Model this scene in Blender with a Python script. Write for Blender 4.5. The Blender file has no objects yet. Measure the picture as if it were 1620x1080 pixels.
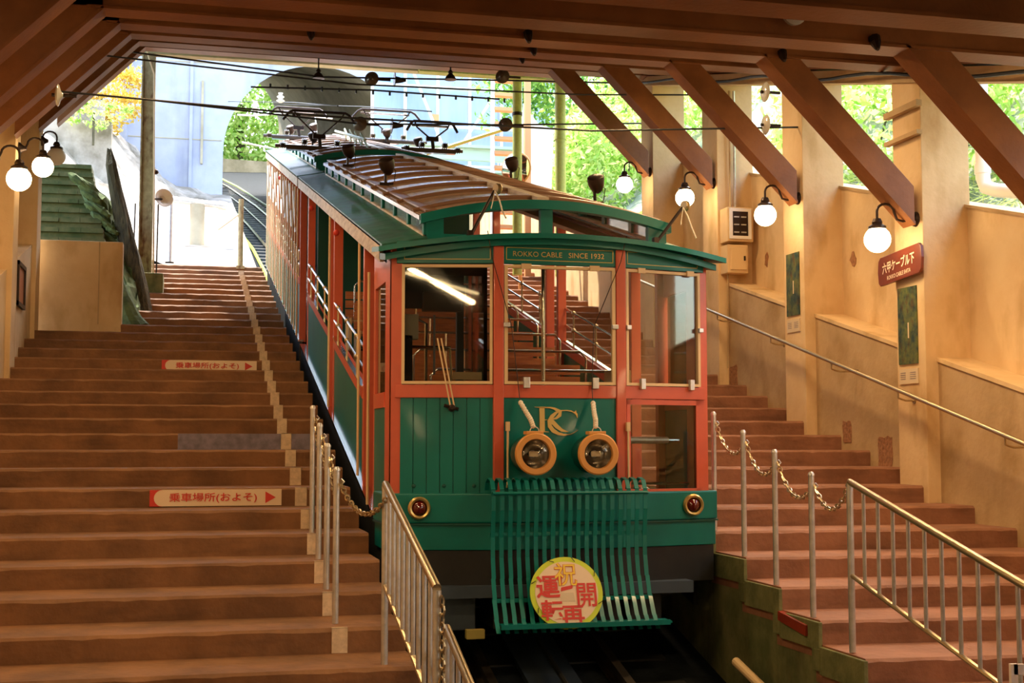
import bpy, bmesh, math, random
import numpy as np
from math import sin, cos, pi, radians, sqrt, atan2
from mathutils import Vector, Matrix
random.seed(7)
sc = bpy.context.scene
C = sc.collection
# ---------------------------------------------------------------- camera
# X across the track, Y horizontally uphill along it, Z up; the eye is the origin
PSI = radians(13.67); PHI = math.atan(160/2120)
Rt = Vector((cos(PSI), -sin(PSI), 0))
Fw = Vector((sin(PSI)*cos(PHI), cos(PSI)*cos(PHI), sin(PHI)))
Up = Rt.cross(Fw)
cam = bpy.data.cameras.new('camera'); co = bpy.data.objects.new('camera', cam); C.objects.link(co)
co.matrix_world = Matrix(((Rt.x, Up.x, -Fw.x, 0), (Rt.y, Up.y, -Fw.y, 0), (Rt.z, Up.z, -Fw.z, 0), (0, 0, 0, 1)))
cam.sensor_width = 36; cam.lens = 2120/1620*36; cam.clip_end = 500; cam.clip_start = .05
sc.camera = co
# ---------------------------------------------------------------- world, sun, lamps, exposure
w = bpy.data.worlds.new('sky'); sc.world = w; w.use_nodes = True
nt = w.node_tree; bg = nt.nodes['Background']
sky = nt.nodes.new('ShaderNodeTexSky'); sky.sky_type = 'NISHITA'; sky.sun_disc = False
sky.sun_elevation = radians(58); sky.sun_rotation = radians(35); sky.air_density = 1.4; sky.dust_density = 3
nt.links.new(sky.outputs[0], bg.inputs[0]); bg.inputs[1].default_value = 1.5
sl = bpy.data.lights.new('sun', 'SUN'); sl.energy = 14; sl.angle = radians(1); sl.color = (1, .95, .86)
so = bpy.data.objects.new('sun', sl); C.objects.link(so)
so.rotation_euler = Vector((.32, -.36, -1)).to_track_quat('-Z', 'Y').to_euler()
WARM = (1.0, .66, .33)
def area(name, loc, tgt, sx, sy, e, col=WARM):
    l = bpy.data.lights.new(name, 'AREA'); l.shape = 'RECTANGLE'; l.size = sx; l.size_y = sy; l.energy = e; l.color = col
    o = bpy.data.objects.new(name, l); C.objects.link(o); o.location = loc
    o.rotation_euler = (Vector(tgt)-Vector(loc)).to_track_quat('-Z', 'Y').to_euler(); return o
# the hall's ceiling lamps over the platforms, in front of the car and behind the viewer
# one long lamp under each of the hall's six ceiling tubes
TUBES = [(.6, 5.1), (-1.3, 2.3), (-1.3, -.5), (6.1, 4.6), (6.1, 1.9), (6.1, -.8)]
for i_, (tx, ty) in enumerate(TUBES):
    o_ = area('ceiling_tube_light', (tx, ty, .2589*ty+.50), (tx, ty+.55, .2589*ty-.5), .07, 1.3 if i_ else .95, (26 if tx > 3 else 20) if i_ else 42)
    if i_ == 0: o_.rotation_euler.rotate_axis('Z', radians(40))
# unseen shorter tubes added between the beams to light both staircases from above
HIGH = [(x_, y_) for y_ in (7.2, 9.7, 12.2, 14.7) for x_ in (-.3, 4.9)]
for i_, (tx, ty) in enumerate(HIGH):
    area('added_high_light', (tx, ty, .2589*ty+.74), (tx, ty-.01, .2589*ty-3), .9, .12, (80 if i_ % 2 else 48))
sc.view_settings.view_transform = 'Standard'; sc.view_settings.look = 'None'
sc.view_settings.gamma = 1; sc.view_settings.use_curve_mapping = False
sc.view_settings.exposure = 0.0
# ---------------------------------------------------------------- slope of the track
T = .2589
def S(y, rel=0.): return T*y+rel
XL, XR, XC, YF, YC = 1.53, 4.13, 2.83, 10.24, 10.06
# ---------------------------------------------------------------- materials
def mat(name, col, rough=.6, metal=0., var=0., vs=3., bump=0., bs=25., col2=None, emit=None, es=0., spec=None, coat=0., stretch=None, streak=None, trans=0.):
    m = bpy.data.materials.new(name); m.use_nodes = True; n = m.node_tree; L = n.links
    b = n.nodes['Principled BSDF']; b.inputs['Base Color'].default_value = (*col, 1)
    b.inputs['Roughness'].default_value = rough; b.inputs['Metallic'].default_value = metal
    if spec is not None: b.inputs['Specular IOR Level'].default_value = spec
    if coat: b.inputs['Coat Weight'].default_value = coat; b.inputs['Coat Roughness'].default_value = .06
    if emit: b.inputs['Emission Color'].default_value = (*emit, 1); b.inputs['Emission Strength'].default_value = es
    if var or col2 or bump:
        g = n.nodes.new('ShaderNodeNewGeometry'); mp = n.nodes.new('ShaderNodeMapping')
        L.new(g.outputs['Position'], mp.inputs[0])
        if stretch: mp.inputs['Scale'].default_value = stretch
    if var or col2:
        t = n.nodes.new('ShaderNodeTexNoise'); t.inputs['Scale'].default_value = vs; t.inputs['Detail'].default_value = 6; t.inputs['Roughness'].default_value = .62
        L.new(mp.outputs[0], t.inputs['Vector'])
        r = n.nodes.new('ShaderNodeValToRGB'); L.new(t.outputs['Fac'], r.inputs[0])
        c2 = col2 or tuple(c*(1-var) for c in col)
        r.color_ramp.elements[0].position = .36; r.color_ramp.elements[0].color = (*c2, 1)
        r.color_ramp.elements[1].position = .62; r.color_ramp.elements[1].color = (*col, 1)
        L.new(r.outputs[0], b.inputs['Base Color'])
        if streak:
            t2 = n.nodes.new('ShaderNodeTexNoise'); mp2 = n.nodes.new('ShaderNodeMapping'); L.new(g.outputs['Position'], mp2.inputs[0])
            mp2.inputs['Scale'].default_value = streak[0]; t2.inputs['Scale'].default_value = 1; t2.inputs['Detail'].default_value = 8
            L.new(mp2.outputs[0], t2.inputs['Vector'])
            r2 = n.nodes.new('ShaderNodeValToRGB'); L.new(t2.outputs['Fac'], r2.inputs[0])
            r2.color_ramp.elements[0].position = .52; r2.color_ramp.elements[0].color = (1, 1, 1, 1)
            r2.color_ramp.elements[1].position = .72; r2.color_ramp.elements[1].color = (*streak[1], 1)
            mx = n.nodes.new('ShaderNodeMix'); mx.data_type = 'RGBA'; mx.blend_type = 'MULTIPLY'; mx.inputs[0].default_value = 1
            L.new(r.outputs[0], mx.inputs[6]); L.new(r2.outputs[0], mx.inputs[7]); L.new(mx.outputs[2], b.inputs['Base Color'])
    if bump:
        t = n.nodes.new('ShaderNodeTexNoise'); t.inputs['Scale'].default_value = bs; t.inputs['Detail'].default_value = 5
        L.new(mp.outputs[0], t.inputs['Vector'])
        bp = n.nodes.new('ShaderNodeBump'); bp.inputs['Strength'].default_value = bump; bp.inputs['Distance'].default_value = .02
        L.new(t.outputs['Fac'], bp.inputs['Height']); L.new(bp.outputs[0], b.inputs['Normal'])
    return m
def glassmat(name, tint, refl=.9, op=0.):
    m = bpy.data.materials.new(name); m.use_nodes = True; n = m.node_tree; L = n.links
    out = n.nodes['Material Output']; n.nodes.remove(n.nodes['Principled BSDF'])
    tr = n.nodes.new('ShaderNodeBsdfTransparent'); tr.inputs[0].default_value = (*tint, 1)
    gl = n.nodes.new('ShaderNodeBsdfGlossy'); gl.inputs['Roughness'].default_value = .03; gl.inputs[0].default_value = (refl, refl, refl, 1)
    fr = n.nodes.new('ShaderNodeFresnel'); fr.inputs[0].default_value = 1.5
    mx = n.nodes.new('ShaderNodeMixShader'); L.new(fr.outputs[0], mx.inputs[0]); L.new(tr.outputs[0], mx.inputs[1]); L.new(gl.outputs[0], mx.inputs[2])
    L.new(mx.outputs[0], out.inputs[0]); return m
def leafmat(name, col, col2, tr=.45):
    m = bpy.data.materials.new(name); m.use_nodes = True; n = m.node_tree; L = n.links
    out = n.nodes['Material Output']; n.nodes.remove(n.nodes['Principled BSDF'])
    g = n.nodes.new('ShaderNodeNewGeometry')
    r = n.nodes.new('ShaderNodeValToRGB'); L.new(g.outputs['Random Per Island'], r.inputs[0])
    r.color_ramp.elements[0].color = (*col, 1); r.color_ramp.elements[1].color = (*col2, 1)
    d = n.nodes.new('ShaderNodeBsdfDiffuse'); t = n.nodes.new('ShaderNodeBsdfTranslucent')
    L.new(r.outputs[0], d.inputs[0]); L.new(r.outputs[0], t.inputs[0])
    mx = n.nodes.new('ShaderNodeMixShader'); mx.inputs[0].default_value = tr
    L.new(d.outputs[0], mx.inputs[1]); L.new(t.outputs[0], mx.inputs[2]); L.new(mx.outputs[0], out.inputs[0]); return m
M = dict(
 stair=mat('stair_concrete', (.245, .108, .038), .75, var=.5, vs=2.2, bump=.35, bs=18, col2=(.145, .062, .020), streak=((1.5, 1.5, 9), (.7, .68, .66))),
 stair2=mat('stair_concrete_right', (.30, .13, .068), .75, vs=2.2, bump=.35, bs=18, col2=(.20, .082, .04), streak=((1.5, 1.5, 9), (.7, .68, .66))),
 paint=mat('pale_paint', (.74, .56, .36), .6, var=.25, vs=20), grey=mat('slate_paint', (.24, .20, .26), .4, var=.4, vs=9),
 wall=mat('cream_render', (.74, .54, .30), .85, vs=1.3, bump=.25, bs=14, col2=(.66, .45, .23), streak=((2.5, 2.5, 1.2), (.72, .64, .5))),
 wall2=mat('tan_render', (.52, .36, .19), .85, vs=1.6, bump=.3, bs=14, col2=(.43, .29, .14), streak=((2.2, 2.2, 1.5), (.74, .68, .55))),
 patch=mat('broken_render', (.40, .18, .08), .9, var=.4, vs=30, bump=.6),
 mossy=mat('mossy_concrete', (.20, .19, .075), .9, vs=2.5, bump=.5, bs=10, col2=(.08, .10, .03), streak=((3, 3, .8), (.4, .42, .35))),
 mossrim=mat('green_rim', (.20, .20, .075), .85, vs=4, col2=(.10, .115, .04), bump=.4),
 beam=mat('rust_painted_steel', (.26, .098, .031), .46, vs=2, spec=.3, col2=(.19, .068, .021), bump=.12, bs=30),
 ceil=mat('dark_ceiling', (.10, .045, .018), .7, var=.5, vs=3, stretch=(.3, 4, 4)),
 orange=mat('vermilion_enamel', (.60, .105, .05), .4, var=.08, vs=6, coat=.15),
 green=mat('green_enamel', (.0, .165, .14), .36, vs=2, col2=(.0, .135, .112), coat=.1, spec=.35),
 dgreen=mat('deep_green_enamel', (.0, .07, .055), .35, coat=.1),
 roofg=mat('green_roof', (.004, .14, .08), .42, vs=5, col2=(.01, .07, .045), bump=.9, bs=5, coat=.1),
 roofb=mat('brown_roof', (.46, .34, .25), .14, vs=3, col2=(.30, .20, .14), bump=.1, bs=6, coat=.5),
 rib=mat('brown_batten', (.22, .12, .07), .3),
 black=mat('blackened_steel', (.014, .014, .012), .5, var=.4, vs=6), dark=mat('dark_void', (.006, .008, .009), .8),
 chan=mat('channel_floor', (.012, .016, .018), .8, var=.5, vs=5, bump=.4, spec=.1), bluegrey=mat('blue_grey_equipment', (.05, .07, .09), .5, var=.3),
 cream=mat('cream_frame', (.72, .52, .28), .4), fascia=mat('pale_fascia', (.60, .50, .38), .45, vs=6, col2=(.36, .26, .17), stretch=(1, .6, 3)),
 chrome=mat('chrome', (.72, .68, .62), .16, 1.), steel=mat('galvanised_steel', (.68, .67, .66), .36, .7, var=.2, vs=15),
 brass=mat('brass_rail', (.52, .41, .25), .32, .9), gold=mat('gold_leaf', (.62, .44, .16), .33, .8), goldline=mat('gold_line', (.50, .40, .10), .4, .3),
 wood=mat('bench_wood', (.50, .17, .05), .45, vs=8, col2=(.36, .11, .03), stretch=(.6, 6, 6)),
 lamp=mat('globe_glass', (1, .8, .5), .3, emit=(1, .74, .42), es=24), tube=mat('lamp_tube', (1, .9, .7), .3, emit=(1, .72, .36), es=14),
 iron=mat('dark_iron', (.035, .02, .014), .4, .6), headring=mat('amber_ring', (.66, .30, .07), .4),
 lens=glassmat('lens_glass', (.9, .9, .85)), glass=glassmat('window_glass', (.93, .92, .86)), dglass=glassmat('cab_glass', (.80, .82, .78)),
 redlens=mat('red_lens', (.10, .006, .004), .08, coat=1), redp=mat('red_print', (.62, .04, .025), .5), redb=mat('red_box', (.30, .035, .012), .5, var=.3),
 white=mat('white_print', (.80, .62, .42), .5), yell=mat('lime_rim', (.56, .66, .03), .5), yellow=mat('yellow_print', (.85, .58, .05), .5),
 rope=mat('cotton_rope', (.85, .76, .62), .9, var=.15, vs=80, bump=.5, bs=150), sign=mat('brown_sign', (.19, .038, .014), .35, var=.15),
 poster=mat('forest_poster', (.13, .15, .035), .4, vs=11, col2=(.006, .035, .035), streak=((5, 16, 9), (.9, .25, .10))),
 paper=mat('paper', (.66, .52, .34), .7),
 conc=mat('pale_concrete', (.46, .46, .52), .9, vs=.5, bump=.3, bs=3, col2=(.34, .35, .45), streak=((.6, .6, .08), (.45, .43, .42))),
 vault=mat('vault_concrete', (.52, .44, .30), .9, vs=.7, col2=(.34, .28, .18), bump=.2, bs=2),
 rock=mat('sunlit_rock', (.42, .36, .30), .95, vs=1.2, bump=1., bs=3, col2=(.16, .13, .09)), bank=mat('tan_bank', (.34, .27, .16), .95, vs=.8, col2=(.16, .13, .06), bump=.8, bs=1.5), mossrock=mat('mossy_rock', (.12, .16, .05), .95, vs=6, bump=.8, bs=14, col2=(.05, .075, .022)),
 stone=mat('mossy_stone_steps', (.12, .115, .045), .9, vs=4, bump=.6, bs=9, col2=(.05, .07, .02)),
 bark=mat('bark', (.12, .10, .05), .95, vs=7, col2=(.04, .035, .02), bump=1., bs=20, stretch=(4, 4, .5)),
 post=mat('rusty_cream_paint', (.42, .34, .16), .6, vs=12, col2=(.30, .23, .10), bump=.2, streak=((14, 14, 5), (.35, .16, .06))),
 ypole=mat('lime_painted_pole', (.45, .47, .10), .6, var=.2, vs=20), palewood=mat('pale_board', (.50, .45, .25), .7, var=.25),
 sheet=mat('blue_sheet', (.40, .47, .62), .6, vs=1.2, col2=(.27, .36, .55), stretch=(1, 1, .2)), wsteel=mat('white_steel', (.78, .76, .72), .5),
 gsteel=mat('green_grey_steel', (.42, .50, .42), .5), rung=mat('orange_rung', (.62, .30, .12), .6), ysteel=mat('yellow_brace', (.75, .60, .12), .5),
 glassins=mat('insulator_glass', (.7, .68, .6), .1, coat=.5), porcelain=mat('brown_porcelain', (.10, .065, .04), .25, coat=.6), mirror=mat('mirror_face', (.9, .9, .9), .03, 1.),
 rail=mat('polished_rail', (.30, .24, .16), .3, .9), rrail=mat('rusty_rail', (.20, .11, .06), .6), cable=mat('lime_cable_tray', (.45, .55, .04), .5),
 ballast=mat('dark_ballast', (.010, .018, .021), .95, var=.6, vs=12, bump=.8, bs=12, spec=0.), white2=mat('white_enamel', (.8, .76, .70), .4),
 ground=mat('hillside_soil', (.42, .40, .30), .95, vs=1.5, col2=(.12, .16, .08), bump=.9, bs=3),
 grass=leafmat('grass_blades', (.30, .38, .10), (.55, .55, .22)), leafy=leafmat('yellow_leaves', (.65, .42, .06), (.75, .60, .15)),
 leaf=leafmat('spring_leaves', (.24, .46, .05), (.75, .82, .34)), leafd=leafmat('dark_leaves', (.06, .20, .05), (.32, .50, .10)), wire=mat('black_wire', (.01, .012, .014), .5),  # leafd is a deeper green than leaf
)
# ---------------------------------------------------------------- mesh helpers
class MB:
    def __init__(s): s.v = []; s.f = []
    def add(s, vs, fs):
        o = len(s.v); s.v += [tuple(v) for v in vs]; s.f += [tuple(i+o for i in f) for f in fs]; return s
    def hexa(s, p): return s.add(p, [(0, 3, 2, 1), (4, 5, 6, 7), (0, 1, 5, 4), (1, 2, 6, 5), (2, 3, 7, 6), (3, 0, 4, 7)])
    def box(s, x0, x1, y0, y1, z0, z1):
        return s.hexa([(x0, y0, z0), (x1, y0, z0), (x1, y1, z0), (x0, y1, z0), (x0, y0, z1), (x1, y0, z1), (x1, y1, z1), (x0, y1, z1)])
    def slab(s, x0, x1, y0, y1, r0, r1):     # a box sheared to follow the slope
        return s.hexa([(x0, y0, S(y0, r0)), (x1, y0, S(y0, r0)), (x1, y1, S(y1, r0)), (x0, y1, S(y1, r0)), (x0, y0, S(y0, r1)), (x1, y0, S(y0, r1)), (x1, y1, S(y1, r1)), (x0, y1, S(y1, r1))])
    def prism(s, poly, vec):                 # poly in 3D, extruded along vec
        n = len(poly); v = Vector(vec); a = [Vector(p) for p in poly]
        return s.add(a+[p+v for p in a], [tuple(range(n))[::-1], tuple(range(n, 2*n))]+[(i, (i+1) % n, n+(i+1) % n, n+i) for i in range(n)])
    def plan(s, pts, z0, z1): return s.prism([(x, y, z0) for x, y in pts], (0, 0, z1-z0))
    def tube(s, path, r, n=8, caps=True, radii=None):
        P = [Vector(p) for p in path]; k = len(P); vs = []; prev = None
        for i, p in enumerate(P):
            d = (P[min(i+1, k-1)]-P[max(i-1, 0)]).normalized()
            if prev is None:
                a = d.orthogonal().normalized()
            else:
                a = (prev-d*prev.dot(d))
                a = a.normalized() if a.length > 1e-6 else d.orthogonal().normalized()
            prev = a; b = d.cross(a); rr = radii[i] if radii else r
            vs += [p+(a*cos(2*pi*j/n)+b*sin(2*pi*j/n))*rr for j in range(n)]
        fs = [(i*n+j, i*n+(j+1) % n, (i+1)*n+(j+1) % n, (i+1)*n+j) for i in range(k-1) for j in range(n)]
        if caps: fs += [tuple(range(n))[::-1], tuple(range((k-1)*n, k*n))]
        return s.add(vs, fs)
    def lathe(s, prof, c, axis=(0, 0, 1), n=20, caps=True):   # prof: (radius, height along axis)
        ax = Vector(axis).normalized(); a = ax.orthogonal().normalized(); b = ax.cross(a); c = Vector(c); m = len(prof)
        vs = [c+ax*h+(a*cos(2*pi*j/n)+b*sin(2*pi*j/n))*r for r, h in prof for j in range(n)]
        fs = [(i*n+j, i*n+(j+1) % n, (i+1)*n+(j+1) % n, (i+1)*n+j) for i in range(m-1) for j in range(n)]
        if caps: fs += [tuple(range(n))[::-1], tuple(range((m-1)*n, m*n))]
        return s.add(vs, fs)
    def sphere(s, c, r, n=16, m=10, sc_=(1, 1, 1)):
        c = Vector(c); vs = []; 
        for i in range(m+1):
            th = pi*i/m
            for j in range(n): vs.append((c.x+r*sc_[0]*max(sin(th), 1e-3)*cos(2*pi*j/n), c.y+r*sc_[1]*max(sin(th), 1e-3)*sin(2*pi*j/n), c.z+r*sc_[2]*cos(th)))
        return s.add(vs, [(i*n+j, (i+1)*n+j, (i+1)*n+(j+1) % n, i*n+(j+1) % n) for i in range(m) for j in range(n)])
    def stroke(s, pts, f, th):               # ribbon of varying width, pts (x,y,w); f maps 2D to 3D, th thickness vector
        L = []; R_ = []; k = len(pts)
        for i in range(k):
            x, y, wd = pts[i]; x0, y0, _ = pts[max(i-1, 0)]; x1, y1, _ = pts[min(i+1, k-1)]
            dx, dy = x1-x0, y1-y0; l = sqrt(dx*dx+dy*dy) or 1; nx, ny = -dy/l, dx/l
            L.append(f(x+nx*wd/2, y+ny*wd/2)); R_.append(f(x-nx*wd/2, y-ny*wd/2))
        tv = Vector(th)
        for i in range(k-1):
            q = [L[i], L[i+1], R_[i+1], R_[i]]; s.prism(q, tv)
        return s
WL = {}
def obj(name, mb, m, parent=None, kind=None, smooth=False, base=None, bevel=0., label=None, cat=None, group=None, cull=False):
    o0 = WL[parent.name] if parent is not None else Vector(base or (0, 0, 0))
    me = bpy.data.meshes.new(name); me.from_pydata([(v[0]-o0.x, v[1]-o0.y, v[2]-o0.z) for v in mb.v], [], mb.f); me.update()
    bm = bmesh.new(); bm.from_mesh(me); bmesh.ops.recalc_face_normals(bm, faces=bm.faces)
    if bevel: bmesh.ops.bevel(bm, geom=[e for e in bm.edges if len(e.link_faces) == 2 and e.calc_face_angle(0) > .6], offset=bevel, segments=2, affect='EDGES', profile=.6)
    bm.to_mesh(me); bm.free()
    if smooth:
        me.shade_smooth() if hasattr(me, 'shade_smooth') else None
        try: me.set_sharp_from_angle(angle=radians(38))
        except Exception: pass
    me.materials.append(M[m] if isinstance(m, str) else m)
    o = bpy.data.objects.new(name, me); C.objects.link(o)
    if parent is not None: o.parent = parent
    else: o.location = o0
    WL[o.name] = o0
    if kind: o['kind'] = kind
    if label: o['label'] = label
    if cat: o['category'] = cat
    if group: o['group'] = group
    return o
def thing(name, loc, label=None, cat=None, group=None, kind=None):
    o = bpy.data.objects.new(name, None); C.objects.link(o); o.location = loc; o.empty_display_size = .1; WL[o.name] = Vector(loc)
    if label: o['label'] = label
    if cat: o['category'] = cat
    if group: o['group'] = group
    if kind: o['kind'] = kind
    return o
def copytree(root, loc, label=None):
    r = root.copy(); C.objects.link(r); r.location = loc; WL[r.name] = Vector(loc)
    if label: r['label'] = label
    for ch in root.children:
        c = ch.copy(); C.objects.link(c); c.parent = r; WL[c.name] = Vector(loc)
        for g in ch.children:
            d = g.copy(); C.objects.link(d); d.parent = c; WL[d.name] = Vector(loc)
    return r
def text(body, origin, ud, vd, width, height, m, parent, name='lettering', th=.002, bold=0., kind=None):
    cu = bpy.data.curves.new('t', 'FONT'); cu.body = body; cu.extrude = 0; cu.offset = bold; cu.resolution_u = 3
    o = bpy.data.objects.new('t', cu); C.objects.link(o)
    me = bpy.data.meshes.new_from_object(o.evaluated_get(bpy.context.evaluated_depsgraph_get()))
    xs = [v.co.x for v in me.vertices]; ys = [v.co.y for v in me.vertices]
    x0, x1, y0, y1 = min(xs), max(xs), min(ys), max(ys); ud = Vector(ud); vd = Vector(vd); og = Vector(origin); nd = ud.cross(vd).normalized()
    mb = MB(); vs = [og+ud*((v.co.x-x0)/(x1-x0)*width)+vd*((v.co.y-y0)/(y1-y0)*height)+nd*th for v in me.vertices]
    mb.add(vs, [tuple(p.vertices) for p in me.polygons])
    C.objects.unlink(o); bpy.data.objects.remove(o); bpy.data.meshes.remove(me)
    bb = obj(name, mb, m, parent, kind=kind)
    return bb
def quads(name, P, Q, m, parent=None, kind='stuff', base=None, **k):   # P: n x 4 x 3 numpy array
    o0 = np.array(WL[parent.name] if parent is not None else (base or (0, 0, 0)))
    me = bpy.data.meshes.new(name); n = len(P); me.vertices.add(n*4); me.vertices.foreach_set('co', (P.reshape(-1, 3)-o0).ravel())
    me.loops.add(n*4); me.loops.foreach_set('vertex_index', np.arange(n*4)); me.polygons.add(n)
    me.polygons.foreach_set('loop_start', np.arange(n)*4); me.polygons.foreach_set('loop_total', np.full(n, 4)); me.update(); me.validate()
    me.materials.append(M[m]); o = bpy.data.objects.new(name, me); C.objects.link(o)
    if parent is not None: o.parent = parent
    else: o.location = o0
    WL[o.name] = Vector(o0)
    if kind: o['kind'] = kind
    for a, b in k.items(): o[a] = b
    return o
rng = np.random.default_rng(3)
def leaves(c, r, n, size, shell=.55):
    d = rng.normal(size=(n, 3)); d /= np.linalg.norm(d, axis=1)[:, None]
    rad = shell+(1-shell)*rng.random(n)**.7
    # clumps: push leaves towards a few dozen sprig centres
    k = max(8, n//60); kc = rng.normal(size=(k, 3)); kc /= np.linalg.norm(kc, axis=1)[:, None]; kc *= (.7+.35*rng.random((k, 1)))
    idx = rng.integers(0, k, n); p = np.where(rng.random((n, 1)) < .75, kc[idx]+rng.normal(size=(n, 3))*.11, d*rad[:, None])
    p = p*np.array(r)+np.array(c)
    a = rng.normal(size=(n, 3)); a /= np.linalg.norm(a, axis=1)[:, None]
    b = np.cross(a, rng.normal(size=(n, 3))); b /= np.linalg.norm(b, axis=1)[:, None]
    s = size*(.6+.8*rng.random((n, 1)))
    return np.stack([p-a*s, p+b*s*.45, p+a*s, p-b*s*.45], axis=1)
def chainmesh(a, b, sag, link=.055, wr=.006):
    a = Vector(a); b = Vector(b); mb = MB(); L = (b-a).length+sag*.8; n = max(4, int(L/(link*.72)))
    pts = [a.lerp(b, i/n)-Vector((0, 0, sag*4*(i/n)*(1-i/n))) for i in range(n+1)]
    for i in range(n):
        c = (pts[i]+pts[i+1])/2; d = (pts[i+1]-pts[i]).normalized(); sd = d.orthogonal().normalized()
        if i % 2: sd = d.cross(sd)
        mb.tube([c+d*cos(q)*link*.5+sd*sin(q)*link*.28 for q in [2*pi*j/8 for j in range(9)]], wr, 4, caps=False)
    return mb

# ================================================================ SETTING
# ---- left staircase
ST0, STP = 9.86, .61
steps = thing('staircase', (-.4, 9.86, S(9.86, -3.41)), kind='structure')
def stepmesh(x0, x1, seed, skew=0., dep=.72, rise=.26):
    r = random.Random(seed); mb = MB(); n = 34; ch = .017
    prof = [(ch*.2, -rise), (0, -ch), (ch, 0), (dep, 0), (dep, -rise)]
    vs = []
    for i in range(n+1):
        x = x0+(x1-x0)*i/n; j = r.uniform(0, .010) if r.random() < .45 else 0
        yk = skew*(i/n)
        for q, (y, z) in enumerate(prof):
            if q == 1: vs.append((x, yk+y+j*.3, z-j)); continue
            if q == 2: vs.append((x, yk+y+j*1.5, z-j*.2)); continue
            vs.append((x, yk+y, z))
    m = len(prof)
    fs = [(i*m+j, i*m+(j+1) % m, (i+1)*m+(j+1) % m, (i+1)*m+j) for i in range(n) for j in range(m)]
    fs += [tuple(range(m)), tuple(range(n*m, (n+1)*m))[::-1]]
    return mb.add(vs, fs)
variants = []
def put_steps(parent, ks, x0, x1, y0, pitch, m, skew=0.):
    protos = [None]*4
    for k in ks:
        y = y0+pitch*k; z = S(y, -3.41)
        v = k % 4
        if protos[v] is None:
            b = stepmesh(x0, x1, v*13+1, skew); b.v = [(a+0, c+y, d+z) for a, c, d in b.v]
            o = obj('step', b, m, parent); protos[v] = (o, y, z)
        else:
            p, py, pz = protos[v]; o = p.copy(); C.objects.link(o); o.parent = parent; o.location = (0, y-py, z-pz); WL[o.name] = WL[p.name]
put_steps(steps, range(-24, 28), -2.35, 1.40, ST0, STP, 'stair')
sr = thing('staircase', (5.5, 10.37, S(10.37, -3.41)), kind='structure')
put_steps(sr, range(-25, 32), 4.24, 7.0, 10.37, .625, 'stair2', skew=-.22)
# pale strip painted up the risers and treads, one patch per step
for k in range(-2, 27):
    y = ST0+STP*k; z = S(y, -3.41)
    b = MB().box(.925, 1.025, y-.004, y+.002, z-.157, z+.002)
    if k % 1 == 0: b.box(.925, 1.025, y-.004, y+.02, z-.001, z+.003)
    obj('marker_patch', b, 'paint', steps)
y = ST0+STP*6; z = S(y, -3.41)
obj('slate_painted_riser', MB().box(-.07, .922, y-.003, y+.002, z-.157, z-.002).box(1.028, 1.39, y-.003, y+.002, z-.157, z-.002), 'grey', steps)
# riser signs
def riser_sign(k, x0, x1, lab):
    y = ST0+STP*k-.012; z = S(ST0+STP*k, -3.41)
    t = thing('riser_sign', ((x0+x1)/2, y, z-.15), lab, 'sign', 'boarding place signs on the left stairs')
    zt, zb = z-.012, z-.15
    obj('board', MB().box(x0, x1, y, y+.01, zb, zt), 'white', t)
    W = x1-x0; h = zt-zb
    pts = [(x0, zt), (x0, zb)]+[(x0+W*.095-h*.5*sin(a)*1.0, (zt+zb)/2-h/2*cos(a)) for a in [pi*i/10 for i in range(11)]]
    obj('red_end', MB().prism([(px, y-.002, pz) for px, pz in pts], (0, .003, 0)), 'redp', t)
    text('乗車場所(およそ)', (x0+W*.145, y-.003, zb+h*.19), (1, 0, 0), (0, 0, 1), W*.665, h*.62, 'redp', t, bold=.012)
    obj('arrow', MB().prism([(x0+W*.875, y-.002, zb+h*.14), (x0+W*.955, y-.002, (zt+zb)/2), (x0+W*.875, y-.002, zt-h*.14)], (0, .003, 0)), 'redp', t)
riser_sign(3, -.281, .81, 'long cream and red boarding arrow sign on riser, the lower and larger one')
riser_sign(12, -.30, .86, 'small far cream and red boarding arrow sign on riser, the upper one')
# ---- channel between the staircases
obj('floor', MB().slab(1.40, 4.24, -7, 90, -4.75, -4.55), 'chan', kind='structure')
obj('wall_channel_left', MB().slab(1.1, 1.40, -7, 27, -4.7, -3.62), 'mossy', kind='structure')
obj('wall_channel_right', MB().slab(4.245, 4.6, -7, 31, -4.7, -3.62), 'mossy', kind='structure')
rim = thing('trim_1', (4.24, 10, S(10, -3.6)), kind='structure')
for k in range(-9, 3):
    y = 10.37+.625*k; z = S(y, -3.41)
    obj('rim_block', MB().box(4.215, 4.245, y+.0, y+.625, z-.20, z-.012).box(4.21, 4.245, y-.02, y+.10, z-.34, z-.19), 'mossrim', rim, bevel=.006)
# track in the channel
tr = thing('railway_track', (XC, 8, S(8, -4.5)), 'dark railway track running under the green car in the channel', 'track')
for x in (2.30, 3.36):
    b = MB().slab(x-.035, x+.035, 3, 30, -4.45, -4.41).slab(x-.012, x+.012, 3, 30, -4.53, -4.44).slab(x-.06, x+.06, 3, 30, -4.55, -4.53)
    obj('rail', b, 'rail', tr)
for i in range(26):
    y = 6.3+i*.62
    obj('sleeper', MB().slab(1.75, 3.9, y, y+.2, -4.62, -4.535), 'black', tr)
obj('haulage_cable', MB().tube([(2.83, 3, S(3, -4.38)), (2.83, 30, S(30, -4.38))], .022, 8), 'black', tr)
obj('cable_trough', MB().slab(2.62, 3.04, 3, 30, -4.56, -4.50), 'bluegrey', tr)
obj('channel_pipe', MB().tube([(4.1, 9.65, -1.66), (4.1, 7.2, -2.22)], .035, 12), 'cream', label='pale round pipe in the channel beside the mossy right wall', cat='pipe', base=(4.1, 8, -2))
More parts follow.
